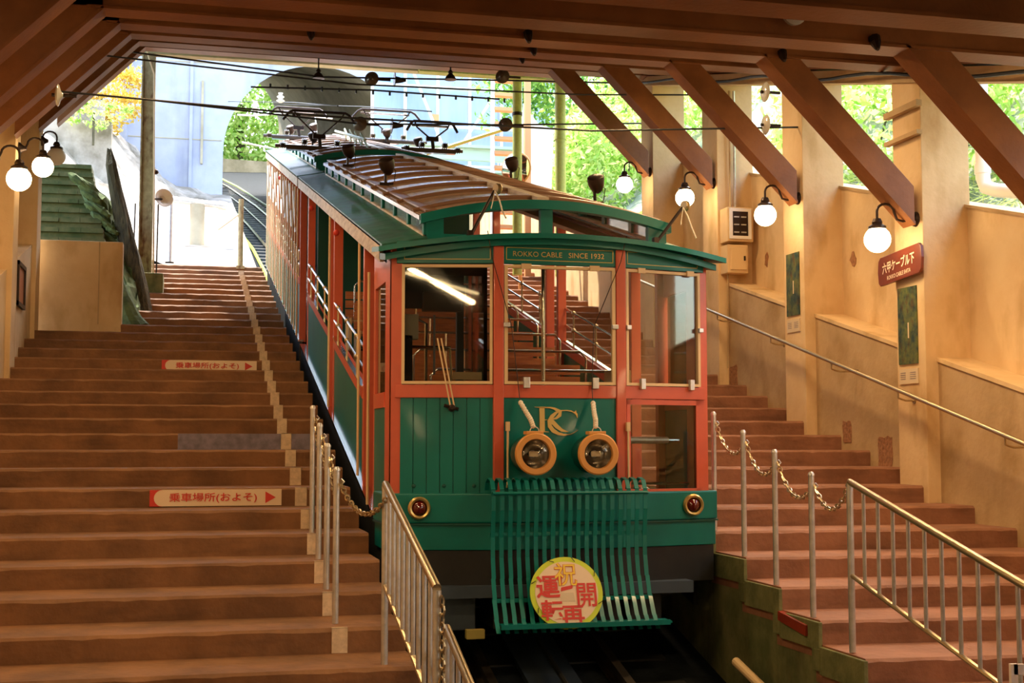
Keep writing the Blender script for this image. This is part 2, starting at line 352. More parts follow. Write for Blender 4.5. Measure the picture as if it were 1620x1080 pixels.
obj('red_block', MB().hexa([(4.195, 9.10, -1.28), (4.25, 9.10, -1.28), (4.25, 8.66, -1.335), (4.195, 8.66, -1.335), (4.195, 9.10, -1.215), (4.25, 9.10, -1.215), (4.25, 8.66, -1.26), (4.195, 8.66, -1.26)]), 'redb', label='small rust red block fixed to the edge of the right stairs', cat='block', base=(4.2, 8.8, -1.2))

# ---- right wall
PY = [-6.2, -3.7, -1.2, 1.3, 3.80, 6.31, 8.82, 11.33, 13.85, 16.36, 18.86]
obj('wall_right', MB().slab(7.25, 7.62, -7, 19.38, -3.9, -.68), 'wall', kind='structure')
obj('dado_right', MB().slab(6.90, 7.26, -7, 19.38, -3.9, -2.17), 'wall2', kind='structure')
obj('wall_right_low', MB().slab(6.9, 7.25, 19.3, 34, -3.9, -1.8), 'wall', kind='structure')
obj('ledge_right', MB().slab(6.885, 7.25, 1, 19.38, -2.17, -2.13), 'wall', kind='structure')
obj('parapet_coping', MB().slab(7.22, 7.66, 1, 19.38, -.685, -.655), 'wall2', kind='structure')
for y in PY: obj('pillar', MB().hexa([(6.77, y, S(y, -3.9)), (7.28, y, S(y, -3.9)), (7.28, y+.52, S(y, -3.9)), (6.77, y+.52, S(y, -3.9)), (6.77, y, S(y, .52)), (7.28, y, S(y, .52)), (7.28, y+.52, S(y+.52, .52)), (6.77, y+.52, S(y+.52, .52))]), 'wall', kind='structure', bevel=.008)
obj('girder_right', MB().slab(6.7, 7.0, 1, 19.6, .50, .64), 'wall2', kind='structure')
obj('girder_right_upper', MB().slab(6.62, 7.4, 1, 19.6, .66, .80), 'beam', kind='structure')
for (y, z, s, x) in [(12.35, -.10, .13, 6.9), (13.15, .12, .09, 6.9), (16.7, 1.0, .16, 6.9), (16.2, .85, .12, 6.9)]:
    pts = [(x-.006, y+s*1.1*max(-1, min(1, 1.5*cos(a)))*(.85+.2*random.random()), z+s*1.3*max(-1, min(1, 1.5*sin(a)))*(.85+.2*random.random())) for a in [2*pi*i/20 for i in range(20)]]
    obj('plaster_patch', MB().prism(pts, (.01, 0, 0)), 'patch', kind='structure')
# chipped holes in the upper wall
for (y, z, s) in [(13.6, 2.05, .06), (15.9, 2.35, .06)]:
    pts = [(7.243, y+s*(.6+.8*random.random())*cos(a), z+s*(.8+1.0*random.random())*sin(a)) for a in [2*pi*i/10 for i in range(10)]]
    obj('plaster_chip', MB().prism(pts, (.01, 0, 0)), 'patch', kind='structure')
# ---- left wall
LY = [-6, -3.5, -1, 1.5, 4.0, 6.5, 9.0, 11.5, 14.0, 16.5, 19.0]
for y in LY: obj('pillar', MB().hexa([(-2.42, y, S(y, -3.9)), (-2.0, y, S(y, -3.9)), (-2.0, y+.46, S(y, -3.9)), (-2.42, y+.46, S(y, -3.9)), (-2.42, y, S(y, .5)), (-2.0, y, S(y, .5)), (-2.0, y+.46, S(y+.46, .5)), (-2.42, y+.46, S(y+.46, .5))]), 'wall', kind='structure', bevel=.008)
obj('wall_left', MB().slab(-2.7, -2.32, -7, 19.3, -3.9, .55).slab(-2.4, -2.06, -7, 19.1, -3.9, -2.25), 'wall', kind='structure')
obj('wall_left_end', MB().box(-2.32, -.905, 19.62, 19.9, 1.55, 2.835), 'wall', kind='structure', bevel=.01)
obj('wall_joint_cover', MB().box(-1.23, -1.215, 19.612, 19.63, 1.66, 2.83), 'wall2', kind='structure')
for i, (y0, y1) in enumerate([(17.35, 18.1), (14.95, 15.55)]):
    t = thing('notice_frame', (-2.04, y0, S(y0, -2.9)), ['dark notice frame on the left wall, the farther one past the second pillar', 'dark notice frame on the left wall, the nearer one cut by the picture edge'][i], 'frame', 'notice frames on the left wall')
    for a in (y0, y1-.05): obj('frame_side', MB().box(-2.06, -2.02, a, a+.05, S(y0, -2.95)+.15, S(y0, -2.25)), 'iron', t)
    for a in (-2.95, -2.30): obj('frame_rail', MB().box(-2.06, -2.02, y0, y1, S(y0, a)+(.15 if a < -2.5 else 0), S(y0, a)+.05+(.15 if a < -2.5 else 0)), 'iron', t)
    obj('notice_sheet', MB().box(-2.06, -2.045, y0+.05, y1-.05, S(y0, -2.8), S(y0, -2.27)), 'wood', t)
# ---- roof: frames of welded steel, each one thing with tie beam and two knee braces
FY = [-3.6, -1.1, 1.40, 3.9, 6.42, 8.93, 11.45, 13.95, 16.45, 18.95, 21.45]
obj('ceiling', MB().slab(-3.2, 7.75, -7, 21.9, .96, 1.04), 'ceil', kind='structure')
obj('wall_back', MB().box(-2.7, 7.6, -7.2, -7, -7, -.6), 'wall', kind='structure')
for i in range(30):
    pass
bd = thing('ceiling_boarding', (2.8, 10, S(10, .9)), kind='structure')
for i in range(76):
    y = -6.9+i*.38
    obj('board', MB().slab(-3.1, 7.7, y, y+.34, .925, .965), 'ceil', bd)
for i, y in enumerate(FY):
    e = .10; b0 = S(y, .63); last = (i == len(FY)-1)
    nm = ['far behind the viewer', 'close behind the viewer', 'just before the viewer', 'just overhead', 'across the very top edge', 'its right brace cut by the picture edge', 'with its brace above the largest globe lamp', 'with its brace above the second largest lamp', 'with its brace left of the meter box', 'farthest with a right brace', 'last before daylight, left brace only'][i]
    t = thing('roof_frame', (2.2, y, b0), 'rust brown roof frame, '+nm, 'roof frame', 'roof frames across the hall')
    bx = MB().box(-1.0, 7.0 if not last else 6.3, y-e, y+e, b0+.0, b0+.25)
    obj('tie_beam', bx, 'beam', t, bevel=.006)
    obj('beam_flange', MB().box(-.85, 6.9 if not last else 6.3, y-e-.015, y+e+.015, b0-.012, b0+.012), 'beam', t)
    wl = .40   # left brace
    obj('left_brace', MB().prism([(-.72, y-e, b0), (-2.0, y-e, b0-1.30), (-2.0, y-e, b0-1.30+wl), (-1.0, y-e, b0+.25), (-.72, y-e, b0+.25)], (0, 2*e, 0)), 'beam', t, bevel=.006)
    obj('brace_flange', MB().prism([(-.715, y-e-.015, b0-.012), (-2.0, y-e-.015, b0-1.312), (-2.0, y-e-.015, b0-1.285), (-.727, y-e-.015, b0+.012)], (0, 2*e+.03, 0)), 'beam', t)
    if not last:
        obj('right_brace', MB().prism([(5.18, y-e, b0+.01), (6.70, y-e, b0-1.52), (6.70, y-e, b0-1.16), (5.53, y-e, b0+.01)], (0, 2*e, 0)), 'beam', t, bevel=.006)
        obj('brace_flange', MB().prism([(5.165, y-e-.015, b0+.01), (6.70, y-e-.015, b0-1.532), (6.70, y-e-.015, b0-1.50), (5.195, y-e-.015, b0+.01)], (0, 2*e+.03, 0)), 'beam', t)
# small fittings under the beams
for j, (x, y) in enumerate([(1.7, 8.70), (4.22, 8.70)]):
    t = thing('ceiling_lamp_holder', (x, y, S(8.93, .75)), ['round grey lamp holder on the beam face, left one near the top edge', 'round grey lamp holder on the beam face, right one'][j], 'lamp holder', 'lamp holders on the roof beams')
    z = S(8.93, .78)
    obj('dish', MB().lathe([(.03, .0), (.085, .01), (.09, .05), (.02, .06)], (x, y+.06, z), (0, -1, 0), 20), 'steel', t, smooth=True)
    obj('bulb_socket', MB().lathe([(.03, 0), (.035, .03), (.012, .05)], (x, y, z), (0, -1, 0), 12), 'iron', t, smooth=True)
    obj('cable_stub', MB().tube([(x+.05, y+.05, z), (x+.14, y+.04, z+.03)], .012), 'steel', t)
b = MB()
for y, x in [(11.2, 2.9), (11.2, 5.35), (13.7, 3.6), (13.7, 1.2), (16.2, 4.1), (8.68, 4.9)]: b.lathe([(.045, 0), (.04, .05), (.02, .11), (.012, .12)], (x, y+.13, S(y, .74)), (0, -.5, -1), 8)
obj('beam_bolt', b, 'iron', kind='stuff', label='dark bolt heads and hooks under the roof beams', cat='bolts')
# header and columns at the open end
hd = thing('trim_2', (2.8, 23.2, S(23.2, .5)), kind='structure')
obj('header_beam', MB().box(-.95, 6.7, 23.1, 23.3, S(23.2, .57), S(23.2, .85)), 'palewood', hd)
obj('header_lip', MB().box(3.9, 6.2, 22.9, 23.1, S(23.2, .52), S(23.2, .60)), 'ypole', hd)
obj('eaves_board', MB().box(-.95, 7.6, 21.7, 23.5, S(22.6, .95), S(22.6, 1.02)), 'ceil', hd)
t = thing('steel_column', (-.72, 23.2, 2.75), 'tall rusty cream steel column standing on the concrete block left of the stairs', 'column')
obj('shaft', MB().box(-.80, -.62, 23.1, 23.3, 2.77, S(23.2, .58)), 'post', t, bevel=.004)
obj('flange', MB().box(-.82, -.795, 23.06, 23.34, 2.77, S(23.2, .58)).box(-.625, -.60, 23.06, 23.34, 2.77, S(23.2, .58)), 'post', t)
obj('base_plate', MB().box(-.88, -.54, 23.0, 23.4, 2.765, 2.80), 'iron', t)
for sx in (-.90, -.52): obj('stay_rod', MB().tube([(sx, 23.05, 2.8), (sx*.98, 23.1, 4.0)], .012), 'iron', t)
obj('insulated_clip', MB().sphere((-.56, 23.1, 4.55), .045, 8, 6), 'iron', t)
obj('column_cable', MB().tube([(-.9, 23.05, 6.75), (-.75, 23.0, 6.6), (-.62, 23.03, 6.2), (-.58, 23.05, 4.0), (-.57, 23.05, 2.8)], .014), 'cream', t)
obj('concrete_block', MB().box(-.95, -.40, 22.70, 23.6, 2.2, 2.79), 'mossy', label='mossy square concrete block under the steel column', cat='block', base=(-.67, 23.1, 2.2), bevel=.02)
t = thing('lime_pole', (6.55, 23.2, 4.0), 'lime painted round pole right of the ladder, nearer the brown brace', 'pole', 'lime painted poles at the open end')
obj('shaft', MB().tube([(6.55, 23.2, 3.0), (6.55, 23.2, S(23.2, .6))], .10, 14), 'ypole', t, smooth=True)
obj('collar', MB().tube([(6.55, 23.2, 5.5), (6.55, 23.2, 5.56)], .108, 14), 'ypole', t, smooth=True)
t = thing('lime_pole', (5.74, 23.2, 4.0), 'lime painted round pole carrying insulators beside the ladder', 'pole', 'lime painted poles at the open end')
obj('shaft', MB().tube([(5.74, 23.2, 3.0), (5.74, 23.2, S(23.2, .6))], .085, 14), 'ypole', t, smooth=True)
obj('collar', MB().tube([(5.74, 23.2, 5.9), (5.74, 23.2, 5.96)], .093, 14), 'iron', t, smooth=True)

# ================================================================ LAMPS, RAILS, SIGNS OF THE HALL
def globe_lamp(y, side, lab, gm='lamp'):
    if side > 0:
        gx, gz = 6.36, None; wx = 6.77
    else:
        gx, wx = (-1.72 if gm == 'lamp' else -1.80), -2.0
    gy = y+.12; gz = S(gy, -1.04)
    t = thing('globe_lamp', (wx, gy, gz+.28), lab, 'wall lamp', 'round globe lamps on the pillars')
    s = side
    obj('globe', MB().sphere((gx, gy, gz), .125, 24, 16), gm, t, smooth=True)
    obj('canopy', MB().lathe([(.035, .20), (.05, .165), (.045, .15), (.085, .125), (.085, .10)], (gx, gy, gz), (0, 0, 1), 16), 'iron', t, smooth=True)
    path = [(gx, gy, gz+.19), (gx, gy, gz+.26)]+[(gx+s*.09-s*.09*cos(a), gy, gz+.27+.075*sin(a)) for a in [pi*i/8 for i in range(9)]]
    path += [(gx+s*.21, gy, gz+.20), (gx+s*.27, gy, gz+.185), (gx+s*.33, gy, gz+.20), (wx-s*.02, gy, gz+.21)]
    if s < 0: path = [(p[0] if abs(p[0]) < abs(wx)-.02 else wx+.02, p[1], p[2]) for p in path]
    obj('swan_neck', MB().tube(path, .013, 8), 'iron', t, smooth=True)
    obj('wall_boss', MB().lathe([(.075, 0), (.07, .02), (.04, .05), (.02, .09)], (wx, gy, gz+.21), (-s, 0, 0), 14), 'iron', t, smooth=True)
    return t
for y, nm in [(18.86, 'smallest one, against the leaves at right'), (16.36, 'on the pillar left of the meter box'), (13.85, 'on the pillar right of the meter box'), (11.33, 'largest on the right, above the brown station sign'), (8.82, 'on the right pillar outside the picture'), (6.31, 'farther behind on the right, outside the picture')]:
    globe_lamp(y, 1, 'lit globe lamp on iron bracket, '+nm)
for y, nm in [(16.65, 'on the left pillar, higher of two'), (14.40, 'at the far left edge, lower and larger'), (11.6, 'on the left wall outside the picture'), (9.1, 'lower on the left wall, outside the picture')]:
    globe_lamp(y, -1, 'lit globe lamp on iron bracket, '+nm)
globe_lamp(19.13, -1, 'unlit white globe lamp at the last left pillar, pale against the hillside', 'white2')
# handrail on the right wall
t = thing('wall_handrail', (6.6, 12, S(12, -2.6)), 'long round metal handrail on brackets along the right wall', 'handrail')
obj('rail', MB().tube([(6.6, y, S(y, -2.49)) for y in (3, 8, 12, 19)], .021, 12), 'brass', t, smooth=True)
for y in [5.0, 6.6, 8.2, 9.85, 11.55, 12.9, 14.4, 16.0, 17.5]:
    z = S(y, -2.49); on_p = any(p-.05 < y < p+.57 for p in PY); wx = 6.77 if on_p else 6.9
    obj('bracket', MB().tube([(6.6, y, z-.02), (6.6, y, z-.075), (6.64, y, z-.09), (6.68, y, z-.10), (wx, y, z-.10)], .009, 6).lathe([(.03, 0), (.028, .01)], (wx-.01, y, z-.10), (1, 0, 0), 10), 'brass', t, smooth=True)
# station name sign
t = thing('station_sign', (6.76, 11.68, 1.5), 'brown capsule station sign with white lettering on the pillar below the largest lamp', 'sign')
ya, yb = 11.25, 12.07
def sgn(f, g_): return (6.70, yb+(ya-yb)*f, 1.545+.285*g_+.06*f)
pts = [sgn(.10*(1-cos(a)) if False else f_, g_) for f_, g_ in [(.06, 0), (.94, 0), (.985, .12), (1, .5), (.985, .88), (.94, 1), (.06, 1), (.015, .88), (0, .5), (.015, .12)]]
obj('board', MB().prism(pts, (.03, 0, 0)), 'sign', t, bevel=.004)
text('六甲ケーブル下', (6.697, yb-.10, 1.66), Vector((0, -1, .075)), (0, 0, 1), .60, .115, 'white', t, bold=.02)
text('ROKKO CABLE SHITA', (6.697, yb-.19, 1.595), Vector((0, -1, .075)), (0, 0, 1), .44, .04, 'white', t, bold=.01)
obj('hanger', MB().box(6.73, 6.77, 11.4, 11.9, 1.66, 1.74), 'iron', t)
for j, (yn, yf, zb, zt, lab) in enumerate([(11.455, 11.80, .755, 1.50, 'tall narrow dark forest poster under the brown station sign'), (13.96, 14.29, 1.455, 2.175, 'tall narrow forest poster on the pillar below the middle globe lamp')]):
    t = thing('poster', (6.765, (yn+yf)/2, zb), lab, 'poster', 'tall posters on the right pillars')
    obj('picture_sheet', MB().box(6.757, 6.768, yn, yf, zb, zt), 'poster', t)
    obj('waterfall_print', MB().box(6.754, 6.757, (yn+yf)/2-.03, (yn+yf)/2-.01, zb+.25, zb+.40), 'paper', t)
    obj('caption_card', MB().box(6.758, 6.768, yn+.0, yf, zb-.19, zb-.045), 'paper', t)
    b = MB()
    for q in range(4): b.box(6.756, 6.758, yf-.12 if q < 9 else 0, yf-.03, zb-.085-.02*q, zb-.08-.02*q); b.box(6.756, 6.758, yn+.04, yn+.14, zb-.085-.02*q, zb-.08-.02*q)
    obj('caption_lines', b, 'grey', t, kind='stuff')
# electric boxes
t = thing('electric_box', (6.97, 16.3, 2.6), 'white meter box with a dark glazed door on the pillar, the upper box', 'electric box')
obj('case', MB().box(6.80, 7.16, 16.10, 16.36, 2.61, 3.06), 'wall', t, bevel=.01)
obj('door_frame', MB().box(6.82, 6.86, 16.07, 16.10, 2.64, 3.04).box(7.08, 7.12, 16.07, 16.10, 2.64, 3.04).box(6.86, 7.08, 16.07, 16.10, 3.0, 3.04).box(6.86, 7.08, 16.07, 16.10, 2.64, 2.68), 'white2', t)
obj('back_board', MB().box(6.86, 7.08, 16.085, 16.10, 2.68, 3.0), 'iron', t)
for q in range(3):
    for p in range(2): obj('fuse', MB().box(6.88+p*.10, 6.95+p*.10, 16.07, 16.085, 2.72+q*.10, 2.735+q*.10), 'steel', t)
t = thing('electric_box', (6.95, 16.3, 2.2), 'rusty cream box with plain door below the glazed meter box', 'electric box')
obj('case', MB().box(6.80, 7.09, 16.12, 16.36, 2.20, 2.57), 'wall', t, bevel=.01)
obj('door', MB().box(6.84, 7.06, 16.10, 16.125, 2.24, 2.53), 'cream', t, bevel=.006)
obj('latch', MB().box(7.02, 7.04, 16.085, 16.10, 2.36, 2.42), 'iron', t)
obj('conduit', MB().tube([(6.93, 16.30, 3.06), (6.93, 16.30, 4.65)], .018, 8), 'wall2', label='thin conduit running up from the meter box, left one', cat='conduit', base=(6.93, 16.3, 3.06))
obj('conduit', MB().tube([(6.99, 16.30, 3.06), (6.99, 16.30, 4.65)], .018, 8), 'steel', label='thin grey conduit running up from the meter box, right one', cat='conduit', base=(6.99, 16.3, 3.06))
obj('conduit', MB().tube([(6.87, 16.28, 2.20), (6.86, 16.28, S(16.1, -3.2))], .012, 8), 'wall2', label='dark conduit running down from the rusty box to the stairs', cat='conduit', base=(6.86, 16.28, 1))
obj('roof_cable', MB().tube([(6.5+.03*sin(y*3), y, S(y, .55)+.03*sin(y*2.3)) for y in [i*.4+3 for i in range(42)]], .018, 6), 'wire', label='black cable looping along under the right eaves', cat='cable', base=(6.5, 10, 3))
# outside downpipe on the right
t = thing('drain_pipe', (7.9, 12.1, 2.6), 'thick white drain pipe with an elbow outside the right opening', 'pipe')
obj('vertical_pipe', MB().tube([(7.9, 12.05, 4.0), (7.9, 12.05, 2.70), (7.9, 12.0, 2.60), (7.92, 11.85, 2.54), (7.95, 11.4, 2.44)], .072, 14), 'white2', t, smooth=True)
obj('pipe_socket', MB().tube([(7.9, 12.05, 2.85), (7.9, 12.05, 2.75)], .082, 14), 'white2', t, smooth=True)
obj('elbow', MB().tube([(7.95, 11.45, 2.46), (7.96, 11.2, 2.36), (7.96, 11.08, 2.2)], .078, 14), 'white2', t, smooth=True)
# ---- posts, chains and guard fences
for side, X, bases, tops in [(0, .97, [10.59, 10.03, 9.45, 8.86], None), (1, 4.27, [10.46, 9.855, 9.278, 8.68], None)]:
    prev = None
    order = ['farthest', 'second farthest', 'second nearest', 'nearest']
    for j, y in enumerate(bases):
        zb = (S(ST0+STP*math.floor((y-ST0)/STP), -3.41) if not side else S(10.37+.625*math.floor((y-10.37+.001)/.625+.02), -3.41)); zt = S(y, -2.45)-.03
        t = thing('chain_post', (X, y, zb), '%s slim steel chain post on the %s stairs' % (order[j], ['left', 'right'][side]), 'post', 'chain posts on the stairs')
        obj('tube', MB().tube([(X, y, zb), (X, y, zt)], .021, 12), 'steel', t, smooth=True)
        obj('cap', MB().lathe([(.024, 0), (.024, .015), (.012, .03)], (X, y, zt), (0, 0, 1), 12), 'steel', t, smooth=True)
        obj('ring', MB().tube([(X+(.03 if side else .03), y, zt-.05), (X+.05, y, zt-.07), (X+.03, y, zt-.09)], .006, 6), 'steel', t)
        if prev: obj('chain', chainmesh(prev, (X+.02, y, zt-.06), .17), 'brass', label='brass chain sagging on the %s stairs, between the %s and %s posts' % (['left', 'right'][side], order[j-1], order[j]), cat='chain', group='chains between the posts', base=prev)
        prev = (X+.02, y, zt-.06)
    Xe, ye = (1.18, 8.05) if not side else (4.27, 8.15)
    obj('chain', chainmesh(prev, (Xe, ye, S(ye, -2.42)), .15), 'brass', label='brass chain from the nearest post to the guard fence on the %s stairs' % ['left', 'right'][side], cat='chain', group='chains between the posts', base=prev)
def fence(X0, y0, X1, y1, lab, rt=-2.36, rb=-2.97, n=9, foot=True, base_z=None):
    t = thing('guard_fence', (X0, y0, S(y0, -3.41)), lab, 'fence', 'guard fences beside the channel')
    obj('top_rail', MB().tube([(X0, y0+.02, S(y0, rt)-.03), (X0, y0, S(y0, rt)), (X1, y1, S(y1, rt))], .022, 10), 'brass', t, smooth=True)
    obj('bottom_rail', MB().tube([(X0, y0, S(y0, rb)), (X1, y1, S(y1, rb))], .016, 8), 'brass', t, smooth=True)
    obj('end_post', MB().tube([(X0, y0, S(y0, -3.47)), (X0, y0, S(y0, rt)-.01)], .022, 10), 'steel', t, smooth=True)
    obj('end_post', MB().tube([(X1, y1, S(y1, -3.47)), (X1, y1, S(y1, rt)-.01)], .022, 10), 'steel', t, smooth=True)
    for i in range(1, n+1):
        f = i/(n+1); x = X0+(X1-X0)*f; y = y0+(y1-y0)*f
        obj('baluster', MB().tube([(x, y, S(y, rb)), (x, y, S(y, rt))], .013, 8), 'steel', t, smooth=True)
fence(1.19, 8.15, 1.19, 6.42, 'steel guard fence with round bars left of the green car, the longer upper section')
fence(1.34, 6.95, 1.30, 5.2, 'short lower guard fence section at the bottom edge beside the track', rt=-2.76, rb=-3.4, n=9)
fence(4.27, 8.12, 4.27, 5.75, 'long steel guard fence with round bars at the lower right', n=12)
obj('chain', chainmesh((1.21, 6.40, S(6.42, -2.40)), (1.21, 6.38, S(6.42, -2.95)), 0), 'brass', label='brass chain hanging straight down the end of the left guard fence', cat='chain', base=(1.2, 6.4, -.8))
t = thing('letter_sign', (4.1, 5.9, -1.6), 'large white letter R cut by the bottom right corner', 'sign')
b = MB(); fR = lambda x, y: Vector((4.02+x*.15, 6.0, -1.37+y*.27))
b.stroke([(.12, 0, .26), (.12, 1, .26)], fR, (0, .02, 0)).stroke([(.1, .9, .18), (.5, .89, .2), (.78, .78, .24), (.82, .66, .24), (.72, .52, .22), (.48, .44, .18), (.1, .43, .18)], fR, (0, .02, 0)).stroke([(.5, .46, .26), (.9, 0, .28)], fR, (0, .02, 0))
obj('letter', b, mat('sign_white', (.85, .74, .68), .5), t)
obj('stand_rod', MB().tube([(4.12, 6.03, -1.3), (4.3, 6.03, S(6.03, -3.5)+.0)], .012), 'steel', t)

# ================================================================ THE CABLE CARS
PL = [(XL, YF), (2.335, YC), (3.325, YC), (XR, YF)]
def fac(i, s, d=0.):     # point on facet i at fraction s, moved outward by d
    (x0, y0), (x1, y1) = PL[i], PL[i+1]; dx, dy = x1-x0, y1-y0; l = sqrt(dx*dx+dy*dy)
    return (x0+dx*s+dy/l*d, y0+dy*s-dx/l*d)
def fbox(mb, i, s0, s1, z0, z1, d0, d1):
    a, b_, c, d = fac(i, s0, d1), fac(i, s1, d1), fac(i, s1, d0), fac(i, s0, d0)
    return mb.plan([a, b_, c, d], z0, z1)
def offplan(o, back):    # front plan polygon pushed out by o
    f = [fac(0, -.0, o), fac(1, 0, o), fac(1, 1, o), fac(2, 1, o)]
    return [(XL-o, back), (XL-o, f[0][1]+o*.3)]+[fac(0, 1, o)if 0 else (f[1][0]-o*.1, f[1][1])]+[(f[2][0]+o*.1, f[2][1]), (XR+o, f[3][1]+o*.3), (XR+o, back)]
front = thing('cable_car', (XC, 14, S(14, -4.4)), 'front green and vermilion cable car with round headlamps and a face of three windows', 'cable car', 'coupled cable cars')
ZB, ZW0, ZW1, ZS0, ZS1 = -.40, .45, 1.375, 1.385, 1.54
# corner and centre posts of the face
for i, s in [(0, 0.), (0, 1.), (1, 1.), (2, 1.)]:
    x, y = fac(i, s)
    if i == 0 and s == 0: pts = [(x, y), (x+.085, y-.02), (x+.085, y+.07), (x, y+.07)]
    elif i == 2: pts = [(x-.085, y-.02), (x, y), (x, y+.07), (x-.085, y+.07)]
    else: pts = [(x-.04, y-.035), (x+.04, y-.035), (x+.04, y+.05), (x-.04, y+.05)]
    obj('face_post', MB().plan(pts, ZB, ZS1-.02), 'orange', front, bevel=.006)
for i in range(3):
    s0, s1 = [(.10, .95), (.045, .955), (.05, .90)][i]
    obj('header_board', fbox(MB(), i, s0-.05, s1+.05, ZS0, ZS1+.02, -.02, .02), 'green', front, bevel=.003)
    hb = front.children[-1] if False else None
    g = MB()
    q0, q1, z0, z1 = s0+.02, s1-.02, ZS0+.03, ZS1-.025; l = .004/.8
    if i == 1: q0, q1 = .06, .94
    for a, b_, c, d in [(q0, q1, z0, z0+.005), (q0, q1, z1-.005, z1), (q0, q0+.006, z0, z1), (q1-.006, q1, z0, z1)]: fbox(g, i, a, b_, c, d, .018, .023)
    obj('gold_border', g, 'goldline', front)
    # window rail of vermilion
    obj('window_rail', fbox(MB(), i, s0-.06, s1+.06, ZW0-.105, ZW0-.005, -.03, .022), 'orange', front, bevel=.004)
    fr = MB(); fw = .022
    fbox(fr, i, s0, s1, ZW0, ZW0+fw, -.01, .03); fbox(fr, i, s0, s1, ZW1-fw, ZW1, -.01, .03)
    fbox(fr, i, s0, s0+fw/.8, ZW0+fw, ZW1-fw, -.01, .03); fbox(fr, i, s1-fw/.8, s1, ZW0+fw, ZW1-fw, -.01, .03)
    wf = obj('window_frame', fr, 'cream', front)
    obj('pane', fbox(MB(), i, s0+fw, s1-fw, ZW0+fw, ZW1-fw, .0, .006), 'dglass' if i == 0 else 'glass', wf)
    if i:
        for q in (.22, .78):
            obj('latch', fbox(MB(), i, q-.025, q+.025, ZW0-.03, ZW0+.055, .025, .06), 'steel', wf, bevel=.004)
            obj('hinge', fbox(MB(), i, q-.04, q+.04, ZW1-.03, ZW1+.012, .028, .045), 'cream', wf)
        for q in (s0-.01, s1-.035): obj('side_catch', fbox(MB(), i, q, q+.05, .89, .925, .03, .06), 'steel', wf, bevel=.004)
text('ROKKO CABLE   SINCE 1932', (2.335+.115, YC-.022, ZS0+.06), (1, 0, 0), (0, 0, 1), .74, .040, 'gold', front)
# lower panels
for i in (0, 1):
    s0, s1 = [(.09, .96), (.04, .96)][i]; n = 7 if i == 0 else 1
    for k in range(n):
        a = s0+(s1-s0)*k/n; b_ = s0+(s1-s0)*(k+1)/n-(.006 if n > 1 else 0)
        obj('plank' if n > 1 else 'front_panel', fbox(MB(), i, a, b_, ZB, ZW0-.10, -.02, .008), 'green', front, bevel=.003 if n > 1 else 0)
    if n > 1:
        obj('backing_panel', fbox(MB(), i, s0, s1, ZB, ZW0-.1, -.03, -.01), 'dgreen', front)
        for q in (.22, .5, .78): 
            x, y = fac(0, q, .008); obj('rivet', MB().lathe([(.016, 0), (.014, .006), (.006, .01)], (x, y, ZB+.07), (-.2, -1, 0), 10), 'dgreen', front)
# lower right glazed panel
fr = MB(); fbox(fr, 2, .06, .90, ZB, ZB+.035, -.02, .018); fbox(fr, 2, .06, .90, ZW0-.15, ZW0-.11, -.02, .018); fbox(fr, 2, .06, .10, ZB, ZW0-.11, -.02, .018); fbox(fr, 2, .85, .90, ZB, ZW0-.11, -.02, .018)
lw = obj('lower_window_frame', fr, 'orange', front)
obj('lower_pane', fbox(MB(), 2, .10, .85, ZB+.035, ZW0-.15, .0, .005), 'dglass', lw)
obj('push_bar', MB().tube([fac(2, .08, -.12)+(.02,), fac(2, .62, -.12)+(.02,)], .028, 10), 'steel', front)
obj('push_bar_tip', MB().tube([fac(2, .62, -.12)+(.02,), fac(2, .75, -.12)+(.02,)], .015, 10), 'chrome', front)
obj('inner_sill_rail', MB().tube([fac(2, .08, -.1)+(-.32,), fac(2, .85, -.1)+(-.33,)], .012, 8), 'chrome', front)
# bumper and skirt
obj('bumper', MB().plan(offplan(.06, 10.75), -.61, -.385), 'green', front, bevel=.012)
obj('bumper_lip', MB().plan(offplan(.065, 10.75), -.625, -.612), 'dgreen', front)
obj('lower_apron', MB().plan(offplan(.045, 10.75), -.815, -.622), 'green', front, bevel=.005)
obj('black_skirt', MB().plan(offplan(.03, 10.7), -1.10, -.818), 'black', front)
obj('underframe', MB().box(1.75, 3.95, 10.3, 18.3, -1.35, -1.1) if False else MB().slab(1.7, 3.95, 10.6, 18.4, -4.0, -3.8), 'black', front)
obj('coupler_beam', MB().box(1.78, 3.9, 10.0, 10.3, -1.17, -1.08), 'bluegrey', front)
for x in (2.05, 2.45, 3.2, 3.55): obj('equipment_box', MB().box(x-.14, x+.12, 10.1, 10.6, -1.42, -1.12), 'bluegrey' if x < 2.2 else 'black', front, bevel=.01)
for x in (2.3, 3.36):
    for yy in (11.3, 13.0, 16.2): obj('wheel', MB().lathe([(.30, 0), (.32, .01), (.32, .03), (.29, .035), (.29, .09)], (x-.05, yy, S(yy, -4.41)+.30), (1, 0, 0), 24), 'black', front, smooth=True)
obj('amber_reflector', MB().box(2.06, 2.20, 9.9, 9.96, -1.46, -1.39), 'goldline', front, bevel=.005)
# round marker lamps
for x, y in (fac(0, .27, .06), fac(2, .76, .06)):
    ml = obj('marker_lamp', MB().lathe([(.055, 0), (.085, .005), (.087, .03), (.075, .045), (.06, .04), (.058, .01)], (x, y, -.495), (0, -1, 0), 24), 'gold', front, smooth=True)
    obj('red_lens', MB().lathe([(.058, .01), (.052, .035), (.03, .055), (.004, .062)], (x, y, -.495), (0, -1, 0), 20), 'redlens', ml, smooth=True)
